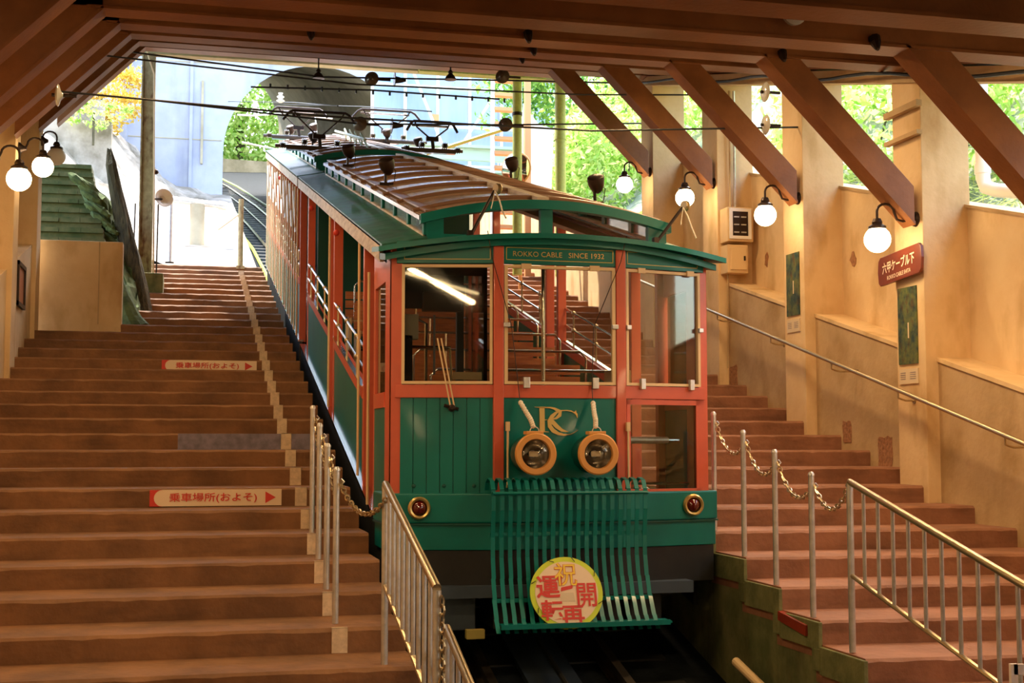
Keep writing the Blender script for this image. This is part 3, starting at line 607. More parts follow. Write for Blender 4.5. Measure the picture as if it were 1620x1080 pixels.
# headlamps
for j, x in enumerate((2.555, 3.045)):
    z = -.085
    hl = obj('headlamp', MB().lathe([(.10, .0), (.13, .02), (.148, .10), (.152, .28), (.150, .285), (.11, .28), (.108, .03)], (x, YC-.01, z), (0, -1, 0), 32), 'dgreen', front, smooth=True)
    obj('lamp_ring', MB().lathe([(.148, .27), (.158, .28), (.160, .305), (.150, .315), (.114, .315), (.108, .30), (.108, .27)], (x, YC-.01, z), (0, -1, 0), 36, caps=False), 'headring', hl, smooth=True)
    b = MB(); n = 28; prof = [(.108, .28), (.09, .20), (.06, .14), (.02, .12)]
    ax = Vector((0, -1, 0)); vs = [Vector((x+r*cos(2*pi*q/n), YC-.01-h, z+r*sin(2*pi*q/n))) for r, h in prof for q in range(n)]
    b.add(vs, [(i*n+q, i*n+(q+1) % n, (i+1)*n+(q+1) % n, (i+1)*n+q) for i in range(3) for q in range(n)])
    obj('reflector', b, 'chrome', hl, smooth=True)
    obj('bulb', MB().sphere((x, YC-.20, z), .028, 12, 8), 'steel', hl, smooth=True)
    obj('bulb_shield', MB().box(x-.035, x+.035, YC-.245, YC-.24, z-.02, z+.02), 'paper', hl)
    obj('lens', MB().lathe([(.108, .29), (.085, .30), (.045, .308), (.005, .31)], (x, YC-.01, z), (0, -1, 0), 28, caps=False), 'lens', hl, smooth=True)
    obj('top_hinge', MB().box(x-.075, x+.06, YC-.32, YC-.22, z+.145, z+.172), 'headring', hl, bevel=.006)
    obj('hanger_ring', MB().tube([(x-.035+.035*(1-cos(a)), YC-.27, z+.17+.035*sin(a)) for a in [pi*i/8 for i in range(9)]], .004, 6), 'steel', hl)
    dx = -.065 if j == 0 else .03
    pth = [(x+dx*.0-.005, YC-.26, z+.20), (x+dx*.25, YC-.22, z+.26), (x+dx*.5, YC-.16, z+.31), (x+dx, YC-.08, z+.40)]
    b = MB(); ring = []
    for q in range(25):
        f = q/24; k = min(int(f*3), 2); g_ = f*3-k; p = Vector(pth[k]).lerp(Vector(pth[k+1]), g_); ring.append(p)
    b.tube(ring, .015, 8, radii=[.021 if q % 2 else .015 for q in range(25)])
    obj('cotton_rope', b, 'rope', front, smooth=True)
    obj('pull_wire', MB().tube([pth[-1], (x+dx*1.05, YC-.05, .42), (x+dx*1.6+(-.02 if j == 0 else .0), YC-.05, .9), (x+(-.28 if j == 0 else .27), YC-.06, 1.42), (x+(-.33 if j == 0 else .30), YC-.12, 1.62)], .0035, 5), 'iron', front)
# RC emblem
fE = lambda a, b_: Vector((2.80+(a-497)*.00066, YC-.009, .168-(b_-330)*.00066))
b = MB(); tv = (0, -.008, 0)
b.stroke([(318, 172, 62), (322, 456, 62)], fE, tv).stroke([(228, 167, 5), (290, 171, 14), (360, 170, 14)], fE, tv).stroke([(238, 459, 5), (300, 455, 12), (345, 455, 12), (402, 459, 4)], fE, tv)
b.stroke([(345, 172, 12), (420, 173, 16), (470, 184, 26), (505, 205, 38)], fE, tv).stroke([(505, 200, 30), (540, 215, 42), (535, 262, 44), (490, 298, 26), (430, 312, 10), (352, 318, 7)], fE, tv)
b.stroke([(405, 305, 30), (440, 335, 52), (500, 395, 50), (560, 438, 34), (640, 459, 4)], fE, tv)
emb = obj('emblem', b, 'gold', front)
b = MB().stroke([(752, 292, 3), (742, 250, 22), (722, 232, 34), (735, 205, 6)], fE, tv).stroke([(722, 236, 14), (680, 215, 12), (620, 205, 9), (560, 207, 12), (500, 225, 26), (440, 275, 46), (405, 330, 46), (412, 392, 50), (455, 445, 48), (520, 480, 34), (590, 493, 18), (670, 484, 10), (720, 462, 7), (760, 434, 2)], fE, (0, -.012, 0))
obj('emblem_letter', b, 'gold', emb)
# thin handles beside the centre posts
for x in (2.40, 3.37):
    obj('grab_handle', MB().tube([(x, YC-.03, .12), (x, YC-.055, .10), (x, YC-.055, -.32), (x, YC-.03, -.34)], .009, 8).box(x-.014, x+.014, YC-.07, YC-.035, .09, .16), 'cream', front)
# wiper on the left window
x0, y0 = fac(0, .56, .05)
wp = obj('wiper', MB().tube([(x0, y0, .27), (1.87, fac(0, .42, .05)[1], .80)], .006, 6).tube([(x0+.03, y0, .27), (1.90, fac(0, .42, .05)[1], .80)], .006, 6), 'cream', front)
obj('wiper_pivot', MB().lathe([(.03, 0), (.028, .03), (.012, .045)], (x0+.015, y0+.02, .265), (-.2, -1, 0), 12).tube([(x0-.05, y0, .285), (x0+.06, y0, .255)], .014, 6), 'iron', wp)
obj('wiper_blade', MB().box(1.84, 1.855, fac(0, .4, .03)[1]-.02, fac(0, .4, .03)[1]-.005, .52, .98), 'black', wp)
# ---- cowcatcher grid
g0 = obj('guard_grid', MB().tube([(2.22, 9.72, -.375), (3.43, 9.72, -.375)], .012, 8).box(2.20, 3.42, 9.755, 9.765, -.69, -.665).box(2.2, 3.44, 9.66, 9.67, -1.17, -1.14), 'green', front)
prof = [(9.96, -.36), (9.93, -.30), (9.86, -.27), (9.78, -.285), (9.735, -.35), (9.73, -.50), (9.755, -.70), (9.75, -.85), (9.715, -1.0), (9.66, -1.15), (9.58, -1.28), (9.50, -1.37)]
for k in range(19):
    x = 2.225+k*(3.41-2.225)/18; b = MB()
    for (ya, za), (yb_, zb_) in zip(prof[:-1], prof[1:]):
        n_ = Vector((0, -(zb_-za), (yb_-ya))).normalized()*.006
        fl = .02*max(0, (-.9-(za+zb_)/2))*(k-9)/9*1.5
        b.add([(x-.016+fl, ya, za), (x+.016+fl, ya, za), (x+.016+fl, yb_, zb_), (x-.016+fl, yb_, zb_), (x-.016+fl, ya-n_.y, za-n_.z), (x+.016+fl, ya-n_.y, za-n_.z), (x+.016+fl, yb_-n_.y, zb_-n_.z), (x-.016+fl, yb_-n_.y, zb_-n_.z)], [(0, 3, 2, 1), (4, 5, 6, 7), (0, 1, 5, 4), (1, 2, 6, 5), (2, 3, 7, 6), (3, 0, 4, 7)])
    obj('grid_bar', b, 'green', g0)
obj('grid_lip', MB().box(2.24, 3.52, 9.46, 9.62, -1.325, -1.312).box(2.22, 3.50, 9.44, 9.46, -1.335, -1.30), 'green', g0)
# round celebration board: stands in the guard grid
hb = thing('celebration_board', (2.74, 9.57, -1.33), 'round lime rimmed board with red and yellow characters in the green guard grid', 'sign', None)
tilt = Vector((0, .30, 1)).normalized(); cc = Vector((2.745, 9.585, -1.10)); nn = Vector((1, 0, 0)).cross(tilt).normalized()
if nn.y > 0: nn = -nn
def dpt(a, r, d=0): return cc+Vector((1, 0, 0))*r*cos(a)+tilt*r*sin(a)*.96+nn*d
obj('rim', MB().prism([dpt(2*pi*i/48, .277) for i in range(48)], nn*-.012), 'yell', hb)
obj('face', MB().prism([dpt(2*pi*i/48, .240, .004) for i in range(48)], nn*-.004), 'white', hb)
def dtext(s, cx, cz, w_, h_, m, rot=0, bold=.03, d=.006):
    ux = Vector((1, 0, 0))*cos(rot)+tilt*sin(rot); uz = tilt*cos(rot)-Vector((1, 0, 0))*sin(rot)
    text(s, cc+Vector((1, 0, 0))*cx+tilt*cz-ux*w_/2-uz*h_/2+nn*d, ux, uz, w_, h_, m, hb, 'character', bold=bold)
dtext('祝', .0, .135, .175, .175, 'redp', .0, .022, .005); dtext('祝', .0, .135, .170, .170, 'yellow', .0, .004, .007)
dtext('運', -.140, .045, .18, .165, 'redp', 0, .02); dtext('転', -.120, -.125, .17, .15, 'redp', 0, .02)
dtext('再', .035, -.165, .17, .14, 'redp', 0, .02); dtext('開', .150, -.02, .15, .175, 'redp', 0, .012)
obj('tram_picture', MB().prism([cc+Vector((a, 0, 0))+tilt*c_+nn*.006 for a, c_ in [(-.045, .01), (.045, .03), (.05, .055), (-.04, .04)]], nn*-.002), 'redp', hb)
obj('ticket_picture', MB().prism([cc+Vector((a, 0, 0))+tilt*c_+nn*.006 for a, c_ in [(-.055, -.06), (.06, -.065), (.05, -.0), (-.04, .0)]], nn*-.002), 'paper', hb)
b = MB()
for a in (.5, 1.25, 1.9, 2.75, 3.6, 5.9): b.tube([dpt(a, .25, .008), dpt(a+.12, .275, .01)], .003, 5)
obj('cable_tie', b, 'wire', hb, kind='stuff')

# ---- front visor roof
def visor(y_front, y_back, zs, zc, th, xm, nx=28, cur=.20):
    mb = MB(); vs = []; 
    for i in range(nx+1):
        s = -1+2*i/nx; x = XC+xm*s; yf = y_front+cur*abs(s)**2.2; z = zs+(zc-zs)*(1-abs(s)**2.0)
        zb2 = z+.05
        vs += [(x, yf, z), (x, yf, z+th), (x, y_back, zb2+th), (x, y_back, zb2)]
    fs = [(i*4+j, i*4+(j+1) % 4, (i+1)*4+(j+1) % 4, (i+1)*4+j) for i in range(nx) for j in range(4)]
    fs += [(0, 1, 2, 3), (nx*4+3, nx*4+2, nx*4+1, nx*4)]
    return mb.add(vs, fs)
obj('visor', visor(9.90, 10.5, 1.455, 1.575, .04, 1.42), 'green', front, smooth=True)
obj('visor_soffit', visor(9.97, 10.5, 1.40, 1.535, .05, 1.36), 'green', front, smooth=True)
def roof(par, y0, y1, cy0, cy1, nwin, first):
    # side fascias, lower roof slopes, clerestory with panes, arched top with battens
    for sx, X in ((-1, 1.47), (1, 4.19)):
        obj('fascia', MB().slab(min(X, X-sx*.03), max(X, X-sx*.03), y0+(.12 if first else 0), y1, -1.285, -1.145), 'fascia', par)
        e = X; c = XC+sx*1.0
        b = MB(); b.hexa([(e, y0, S(y0, -1.16)), (c, y0, S(y0, -1.09)), (c, y1, S(y1, -1.09)), (e, y1, S(y1, -1.16)), (e, y0, S(y0, -1.13)), (c, y0, S(y0, -1.06)), (c, y1, S(y1, -1.06)), (e, y1, S(y1, -1.13))])
        obj('lower_roof', b, 'roofg', par)
        n = nwin; L_ = (cy1-cy0)/n
        obj('clerestory_sill', MB().slab(c-.02, c+.02, cy0, cy1, -1.07, -1.045), 'fascia', par)
        obj('clerestory_head', MB().slab(c-.035, c+.035, cy0-.05, cy1, -.925, -.895), 'fascia', par)
        for k in range(n+1): y = cy0+k*L_; obj('clerestory_post', MB().slab(c-.02, c+.02, y-.04, y+.04, -1.05, -.92), 'green', par)
        for k in range(n): y = cy0+k*L_; obj('clerestory_pane', MB().slab(c-.006, c+.006, y+.04, y+L_-.04, -1.05, -.92), 'cream' if False else 'dglass', par)
    # arched ends
    def arch(x, top=-.745, sp=-.90, hw=1.05): q = (x-XC)/hw; return sp+(top-sp)*(1-q*q)
    xs = [XC-1.05+2.1*i/24 for i in range(25)]
    b = MB(); vs = []
    for x in xs:
        for y in (cy0-.06, cy1): vs += [(x, y, S(y, arch(x)-.035)), (x, y, S(y, arch(x)))]
    fs = [(4*i, 4*i+2, 4*i+6, 4*i+4) for i in range(24)]+[(4*i+1, 4*i+5, 4*i+7, 4*i+3) for i in range(24)]+[(4*i, 4*i+4, 4*i+5, 4*i+1) for i in range(24)]+[(4*i+2, 4*i+3, 4*i+7, 4*i+6) for i in range(24)]
    fs += [(0, 1, 3, 2), (96, 98, 99, 97)]
    obj('top_roof', b.add(vs, fs), 'roofb', par, smooth=True)
    yy = cy0+.3; 
    while yy < cy1-.1:
        obj('batten', MB().tube([(x, yy, S(yy, arch(x)+.003)) for x in xs], .026, 8), 'rib', par, smooth=True); yy += .86
    obj('roof_walk', MB().slab(XC-.05, XC+.05, cy0+.1, cy1, -.75, -.715), 'fascia', par)
    for sx in (-1, 1): obj('roof_border', MB().slab(XC+sx*.93-.07, XC+sx*.93+.07, cy0, cy1, -.90+.03, -.855), 'rib', par)
    for ye in ((cy0,) if True else ()):
        z = S(ye, -1.07)
        b = MB(); vs = []
        for x in xs:
            vs += [(x, ye-.08, S(ye, arch(x)-.075)), (x, ye-.08, S(ye, arch(x))), (x, ye, S(ye, arch(x))), (x, ye, S(ye, arch(x)-.075))]
        fs = [(i*4+j, i*4+(j+1) % 4, (i+1)*4+(j+1) % 4, (i+1)*4+j) for i in range(24) for j in range(4)]+[(0, 1, 2, 3), (99, 98, 97, 96)]
        obj('arched_beam', b.add(vs, fs), 'green', par, smooth=True)
        for x in (XC-.93, XC-.01, XC+.93): obj('clerestory_end_post', MB().box(x-.07 if abs(x-XC) > .5 else x-.05, x+.07 if abs(x-XC) > .5 else x+.05, ye-.05, ye+.02, z, S(ye, arch(x)-.03)), 'green', par)
        obj('clerestory_end_sill', MB().box(XC-1, XC+1, ye-.06, ye+.02, z-.03, z+.02), 'green', par)
        if first:
            for xa, xb in ((XC-.86, XC-.06), (XC+.04, XC+.86)): obj('end_pane', MB().add([(xa, ye-.01, z+.02), (xb, ye-.01, z+.02), (xb, ye-.01, S(ye, arch(xb)-.04)), (xa, ye-.01, S(ye, arch(xa)-.04))], [(0, 1, 2, 3)]), 'glass', par)
        else: obj('end_board', MB().box(XC-.95, XC+.95, ye-.02, ye, z, S(ye, -.88)), 'dgreen', par)
roof(front, 10.35, 18.7, 10.45, 18.3, 10, True)
# aerial rods on the visor
for j, (xa, xb, ya, yb2, za, zb2) in enumerate([(2.13, 2.36, 10.15, 10.3, 1.60, 2.0), (3.66, 3.95, 10.15, 10.3, 1.60, 1.93)]):
    obj('bell_arm', MB().tube([(xa, ya, za), (xb, yb2, zb2)], .013, 8).box(xa-.02, xa+.02, ya-.03, ya+.03, za-.02, za+.05), 'iron', front)
    obj('arm_pulley', MB().lathe([(.04, 0), (.045, .01), (.03, .02), (.045, .03), (.04, .04)], (xb+.01, yb2, zb2+.02), (1, .4, 0), 12), 'brass', front, smooth=True)
    obj('tied_cord', MB().tube([(xb, yb2-.02, zb2), (xb+.03, yb2-.05, zb2-.08), (xb-.01+.05, yb2-.1, zb2-.17), (xb+.06, yb2-.15, zb2-.24 if j == 0 else zb2-.27)], .0065, 6).tube([(xb, yb2-.02, zb2), (xb-.03, yb2-.05, zb2-.12), (xb-.05, yb2-.1, zb2-.16)], .004, 6), 'rope', front)
# floodlights on the roof edge
def flood(par, x, y, rel, lean=.0):
    z = S(y, rel)
    f = obj('floodlight', MB().lathe([(.02, -.11), (.05, -.085), (.075, -.03), (.082, .02), (.078, .055), (.062, .065)], (x+.01, y, z+.215), (-.28, -.45, .8), 18), 'iron', par, smooth=True)
    obj('floodlight_stem', MB().tube([(x, y, z), (x+.0, y+.02, z+.13)], .016, 6).box(x-.07, x+.07, y-.05, y+.05, z-.01, z+.025), 'iron', f)
    obj('floodlight_wire', MB().tube([(x+.04, y, z+.2), (x+.1, y, z+.16), (x+.09, y+.02, z+.05), (x+.05, y, z)], .005, 5), 'iron', f)
for x, y, r in [(1.93, 13.35, -.86), (1.93, 16.7, -.86), (3.76, 12.1, -.87), (3.76, 15.5, -.87)]: flood(front, x, y, r)

# ---- sides
def side(par, X, sx, posts, bays, y0, y1, zig):
    inn = -sx
    for y in posts: obj('side_post', MB().hexa([(X, y, S(y, -3.5)), (X+inn*.095, y, S(y, -3.5)), (X+inn*.095, y+.075, S(y+.07, -3.5)), (X, y+.075, S(y+.07, -3.5)), (X, y, S(y, -1.2)), (X+inn*.095, y, S(y, -1.2)), (X+inn*.095, y+.075, S(y+.07, -1.2)), (X, y+.075, S(y+.07, -1.2))]), 'orange', par, bevel=.006)
    for k, (a, b_) in enumerate(bays):
        obj('side_panel', MB().slab(X+inn*.01, X+inn*.03, a, b_, -3.46, -2.70), 'green', par)
        obj('waist_rail', MB().slab(X-inn*.005, X+inn*.07, a, b_, -2.70, -2.60), 'orange', par)
        obj('waist_trim', MB().slab(X-inn*.012, X+inn*.03, a, b_, -2.60, -2.585), 'chrome', par)
        for r in (-2.23, -2.42): obj('side_handrail', MB().tube([(X+inn*.01, a, S(a, r)), (X+inn*.01, b_, S(b_, r))], .014, 8), 'chrome', par, smooth=True)
        n = 3
        for q in range(n):
            yy = a+(b_-a)*(q+.6)/n; bl = MB().tube([(X+inn*.01, yy, S(yy, -2.59)), (X+inn*.01, yy, S(yy, -2.22))], .01, 6)
            for r in (-2.23, -2.42): bl.sphere((X+inn*.01, yy, S(yy, r)), .028, 8, 6)
            obj('rail_stanchion', bl, 'brass', par, smooth=True)
    obj('side_sill', MB().slab(X-inn*.02, X+inn*.06, y0, y1, -3.48, -3.455), 'chrome', par)
    obj('side_skirt', MB().slab(X-inn*.0, X+inn*.04, y0, y1, -4.05, -3.48), 'black', par)
    obj('cantrail', MB().slab(X+inn*.0, X+inn*.08, y0, y1, -1.30, -1.19), 'orange', par)
    # step-shaped brackets along the skirt
side(front, XL, -1, [11.15, 11.87, 14.40, 14.9, 17.65], [(11.95, 14.40), (14.98, 17.65)], 10.5, 18.6, False)
side(front, XR, 1, [11.15, 11.87, 14.40, 14.9, 17.65], [(11.95, 14.40), (14.98, 17.65)], 10.5, 18.6, False)
# cab doors with a round cornered window, vertical grab poles
for X, inn in ((XL, 1), (XR, -1)):
    obj('corner_pillar', MB().hexa([(X, YF, ZB), (X+inn*.06, YF, ZB), (X+inn*.06, 10.55, ZB), (X, 10.55, ZB), (X, YF, 1.42), (X+inn*.06, YF, 1.42), (X+inn*.06, 10.55, 1.50), (X, 10.55, 1.50)]), 'orange', front)
    obj('cab_door_lower', MB().box(X+inn*.0, X+inn*.03, 10.55, 11.15, -.62, .30), 'green', front)
    obj('cab_door_rail', MB().box(X-inn*.008, X+inn*.04, 10.55, 11.15, .28, .40), 'orange', front)
    obj('cab_door_top', MB().box(X-inn*.0, X+inn*.04, 10.55, 11.15, 1.28, 1.55), 'orange', front)
    obj('cab_door_pane', MB().box(X+inn*.015, X+inn*.02, 10.6, 11.10, .40, 1.28), 'dglass', front)
    obj('door_grab_pole', MB().tube([(X-inn*.03, 11.33, -.52), (X-inn*.03, 11.33, 1.45)], .012, 8), 'cream', front)
    for y in (12.0, 14.62): obj('bay_grab_pole', MB().tube([(X-inn*.03, y, S(y, -3.4)), (X-inn*.03, y, S(y, -1.3))], .012, 8), 'cream', front)
for y in (13.35, 16.3):
    obj('red_side_lamp', MB().sphere((XL-.03, y+.6, S(y+.6, -1.42)), .035, 10, 8), 'redp', front)
# ---- interior: stepped floor, benches, rails, bulkhead
for k in range(8):
    y = 11.0+k*.95
    obj('floor_step', MB().box(XL+.05, XR-.05, y, y+.96, S(y, -3.60), S(y, -3.36)), 'wood' if k else 'black', front)
for k in range(7):
    y = 11.75+k*.95; z = S(y, -3.36)+.05; xa, xb = (2.05, 3.90)
    bn = obj('bench', MB().box(xa, xb, y+.05, y+.36, z+.38, z+.42), 'cream', front)
    for xs_ in (xa, xb-.04): obj('bench_end', MB().box(xs_, xs_+.04, y, y+.4, z, z+.42), 'cream', bn)
    for q in range(3): obj('seat_slat', MB().box(xa, xb, y+.02+q*.13, y+.13+q*.13, z+.42, z+.44), 'wood', bn)
    for q in range(3): obj('back_slat', MB().box(xa, xb, y+.40, y+.42, z+.47+q*.12, z+.57+q*.12), 'wood', bn)
    rl = z+.93
    obj('bench_rail', MB().tube([(xa+.1, y+.2, z+.4), (xa+.1, y+.2, rl-.06), (xa+.16, y+.2, rl), (xb-.06, y+.2, rl), (xb, y+.2, rl-.06), (xb, y+.2, z+.3)], .014, 8).tube([(xa+.6, y+.2, z+.42), (xa+.6, y+.2, rl)], .012, 8), 'chrome', bn, smooth=True)
obj('centre_pole', MB().tube([(2.95, 11.0, -.6), (2.95, 11.0, 1.5)], .018, 10), 'chrome', front, smooth=True)
obj('cab_bulkhead', MB().box(1.62, 1.80, 11.3, 11.36, -.5, 1.6).box(2.26, 2.32, 11.3, 11.36, -.5, 1.6).box(1.80, 2.26, 11.3, 11.36, 1.15, 1.6), 'bluegrey', front)
obj('cab_ceiling', MB().box(1.58, 2.40, 10.35, 11.3, 1.44, 1.50), 'bluegrey', front)
obj('ceiling_lining', MB().slab(1.56, 1.86, 10.6, 18.6, -1.24, -1.20).slab(3.80, 4.1, 10.6, 18.6, -1.24, -1.20), 'cream', front)
obj('air_unit', MB().box(1.95, 2.28, 11.2, 11.3, 1.12, 1.28), 'bluegrey', front, bevel=.01)
obj('instrument_box', MB().box(1.66, 1.79, 10.5, 10.6, .82, 1.02), 'white2', front, bevel=.006)
obj('brake_stand', MB().box(1.66, 1.74, 10.5, 10.6, .30, .85), 'black', front)
obj('notice_card', MB().box(2.02, 2.25, 10.25, 10.26, .49, .55), 'paper', front)
obj('cab_partition', MB().box(2.33, 2.36, 10.55, 11.3, -.4, 1.45), 'dglass', front)
obj('cab_rail', MB().tube([(1.72, 10.9, .40), (1.72, 10.9, .98), (1.80, 10.9, 1.04), (1.92, 10.9, .98), (1.92, 10.9, .40)], .014, 8).tube([(1.70, 10.8, .78), (2.10, 10.8, .78), (2.12, 10.8, .40)], .014, 8), 'chrome', front, smooth=True)
obj('cab_floor', MB().box(XL+.05, XR-.05, 10.3, 11.2, -.62, -.56), 'black', front)
obj('white_locker', MB().box(3.52, 3.70, 10.9, 11.1, .30, .62), 'wall2', front, bevel=.01)

# ================================================================ REAR CAR
rear = thing('cable_car', (XC, 23, S(23, -4.4)), 'rear cable car coupled uphill behind the first, with current collectors on its roof', 'cable car', 'coupled cable cars')
roof(rear, 18.85, 27.0, 19.75, 26.8, 9, False)
side(rear, XL, -1, [18.95, 19.4, 20.3, 21.2, 22.1, 23.0, 23.9, 24.8, 25.7, 26.8], [(19.1, 20.3), (20.4, 22.1), (22.2, 23.9), (24.0, 25.7), (25.8, 26.8)], 18.9, 27.0, True)
side(rear, XR, 1, [18.95, 20.3, 22.1, 23.9, 25.7, 26.8], [(20.4, 22.1), (22.2, 23.9), (24.0, 25.7)], 18.9, 27.0, True)
for y in [19.0+.45*i for i in range(18)]:
    obj('grab_pole', MB().tube([(XL-.03, y+.1, S(y, -3.4)), (XL-.03, y+.1, S(y, -1.3))], .012, 6), 'cream', rear)
for i in range(10):
    y = 19.5+.75*i
    obj('folding_stay', MB().tube([(XL-.02, y, S(y, -2.0)), (XL-.02, y+.55, S(y+.55, -1.38))], .02, 6), 'white2', rear)
obj('red_side_lamp', MB().sphere((XL-.03, 22.9, S(22.9, -1.42)), .04, 10, 8), 'redp', rear)
obj('rear_lining', MB().slab(2.7, 2.76, 19, 26.9, -3.4, -1.3), 'wood', rear)
obj('rear_underframe', MB().slab(1.7, 3.95, 19, 26.8, -4.1, -3.8), 'black', rear)
obj('rear_floor', MB().slab(1.6, 4.05, 19, 26.8, -3.5, -3.4), 'black', rear)
obj('rear_end_wall', MB().box(1.6, 4.05, 26.85, 26.9, S(26.9, -3.5), S(26.9, -1.2)), 'dgreen', rear)
obj('coupling_gangway', MB().box(1.75, 3.9, 18.62, 18.72, S(18.6, -3.5), S(18.6, -1.3)), 'dgreen', rear)
# white cloth sheets seen through the rear bays
for y in (21.3, 23.1, 24.9): obj('white_sheet', MB().slab(XL+.04, XL+.05, y, y+.7, -2.9, -2.15), 'white2', rear)
def panto(x, y, wd, rel, h):
    z = S(y, rel); p = obj('current_collector', MB().tube([(x-wd*.6, y, z+.06), (x+wd*.6, y, z+.06)], .03, 8).box(x-wd*.45, x+wd*.45, y-.05, y+.05, z, z+.04), 'porcelain', rear)
    obj('collector_arm', MB().tube([(x+.02, y, z+.06), (x, y, z+.24)], .03, 8).tube([(x-.03, y, z+.24), (x-wd*.30, y, z+h-.08), (x-wd*.34, y, z+h)], .014, 6).tube([(x+.03, y, z+.24), (x+wd*.30, y, z+h-.08), (x+wd*.34, y, z+h)], .014, 6).box(x-.1, x+.1, y-.03, y+.03, z+.2, z+.27), 'iron', p)
    obj('collector_head', MB().tube([(x-wd*.5, y, z+h-.14), (x-wd*.42, y, z+h-.02), (x-wd*.36, y, z+h+.02), (x+wd*.36, y, z+h+.02), (x+wd*.42, y, z+h-.02), (x+wd*.5, y, z+h-.14)], .022, 8).tube([(x-wd*.36, y+.2, z+h), (x+wd*.36, y+.2, z+h)], .018, 6), 'iron', p)
    obj('contact_strip', MB().tube([(x-wd*.26, y-.02, z+h-.06), (x+wd*.26, y-.02, z+h-.06)], .012, 6), 'steel', p)
    for q in (-.5, -.2, .25, .5):
        obj('collector_insulator', MB().lathe([(.03, -.05), (.06, -.03), (.03, -.02), (.06, 0), (.03, .01), (.055, .03), (.025, .05)], (x+wd*q, y, z+.07+(.07 if abs(q) < .3 else 0)), (1, 0, 0), 12), 'porcelain', p, smooth=True)
panto(3.82, 21.2, .84, -.80, .50); panto(1.99, 21.2, 1.15, -.86, .62); panto(3.62, 25.0, 1.3, -.80, .62); panto(2.0, 25.5, 1.1, -.84, .60)
for x, y, r in [(2.35, 26.3, -.80), (1.95, 21.9, -.86), (1.9, 26.3, -.86), (3.75, 19.0+3.2, -.86), (3.6, 24.9, -.80)]: flood(rear, x, y, r)
b = MB()
for i in range(4): b.tube([(2.7, 20.6+i*.75, S(20.6+i*.75, -.76)), (2.62, 20.95+i*.75, S(20.95+i*.75, -.52)), (2.7, 21.3+i*.75, S(21.3+i*.75, -.76))], .016, 6)
obj('roof_truss', b.tube([(2.6, 20.2, S(20.2, -.60)), (2.6, 24.5, S(24.5, -.60))], .025, 6), 'gsteel', rear)

# ================================================================ WIRES AND INSULATORS IN THE HALL
wires = [('lower span wire crossing the hall from the left brace to the right pillar, black', [(-1.28, 13.95, 3.52), (1.5, 13.95, 3.42), (4.3, 13.95, 3.43), (7.05, 13.95, 3.63)]),
         ('upper span wire crossing the hall under the roof frames, black', [(-1.09, 16.4, 4.61), (2.0, 16.4, 4.45), (4.9, 16.4, 4.50), (6.9, 16.4, 4.62)])]
for lab, p in wires: obj('span_wire', MB().tube(p, .0105, 6), 'wire', label=lab, cat='wire', base=p[0], group='span wires')
for j, (x, y, z, lab) in enumerate([(6.35, 13.9, 3.98, 'glass disc insulator behind the brace at right, upper one'), (6.35, 13.9, 3.60, 'glass disc insulator behind the brace at right, lower one'), (-1.30, 13.9, 3.47, 'glass disc insulator at the left brace end of the lower wire')]):
    t = thing('glass_insulator', (x, y, z), lab, 'insulator', 'glass insulators on the wires')
    obj('disc', MB().lathe([(.02, -.03), (.10, -.015), (.115, .0), (.10, .012), (.04, .03), (.02, .05)], (x, y, z), (1, 0, 0), 20), 'glassins', t, smooth=True)
    obj('pin', MB().tube([(x-.06, y, z), (x+.18, y, z)], .018, 8), 'iron', t)
for zz, lab in [(3.80, 'upper'), (3.47, 'lower')]:
    yy = 11.5
    obj('wire_clamp', MB().box(6.70, 6.76, 11.28, 11.9, 3.20 if lab == 'upper' else 2.93, 3.26 if lab == 'upper' else 2.97), 'wall2', label='steel clamp plate on the right pillar, %s one' % lab, cat='clamp', base=(6.73, 11.5, 3.1))
# insulators on the span wires above the rear car (outside, near the open end)
for i, (x, z, big, lab) in enumerate([(2.80, 5.80, 1, 'round disc insulator facing the viewer, upper one at centre'), (2.62, 5.06, 1, 'round disc insulator facing the viewer, lower one above the rear roof'), (4.95, 5.98, 1, 'round disc insulator by the ladder, upper one'), (5.0, 5.18, 1, 'round disc insulator by the ladder, lower one')]):
    t = thing('disc_insulator', (x, 21, z), lab, 'insulator', 'disc insulators over the track')
    obj('disc', MB().lathe([(.03, -.02), (.10, -.01), (.118, .01), (.06, .03), (.03, .06)], (x, 21, z), (-.45, -.9, 0), 20), 'porcelain', t, smooth=True)
    obj('pin', MB().tube([(x, 21.0, z), (x+.30, 21.0, z)], .02, 8), 'iron', t)
for i, (x, z, lab) in enumerate([(3.16, 5.81, 'upper'), (3.12, 5.07, 'lower')]):
    t = thing('cone_insulator', (x, 21, z), 'dark cone insulator seen side on, %s one right of the disc' % lab, 'insulator', 'cone insulators over the track')
    obj('plate', MB().lathe([(.115, 0), (.118, .012), (.03, .02)], (x, 21, z), (1, 0, 0), 18), 'porcelain', t, smooth=True)
    obj('cone', MB().lathe([(.06, .02), (.05, .08), (.02, .19)], (x, 21, z), (1, 0, 0), 14), 'iron', t, smooth=True)
for i, (x, y, z) in enumerate([(1.95, 21, 5.86), (4.08, 21, 5.98)]):
    t = thing('bell_insulator', (x, y, z), 'dark bell insulator hanging under the header, %s' % ['left one', 'right one'][i], 'insulator', 'bell insulators under the header')
    obj('bell', MB().lathe([(.02, .10), (.045, .06), (.03, .04), (.07, .0), (.10, -.06), (.05, -.065)], (x, y, z-.05), (0, 0, 1), 14), 'iron', t, smooth=True)
    obj('hook', MB().tube([(x, y, z+.04), (x, y, z+.30)], .012, 6), 'iron', t)
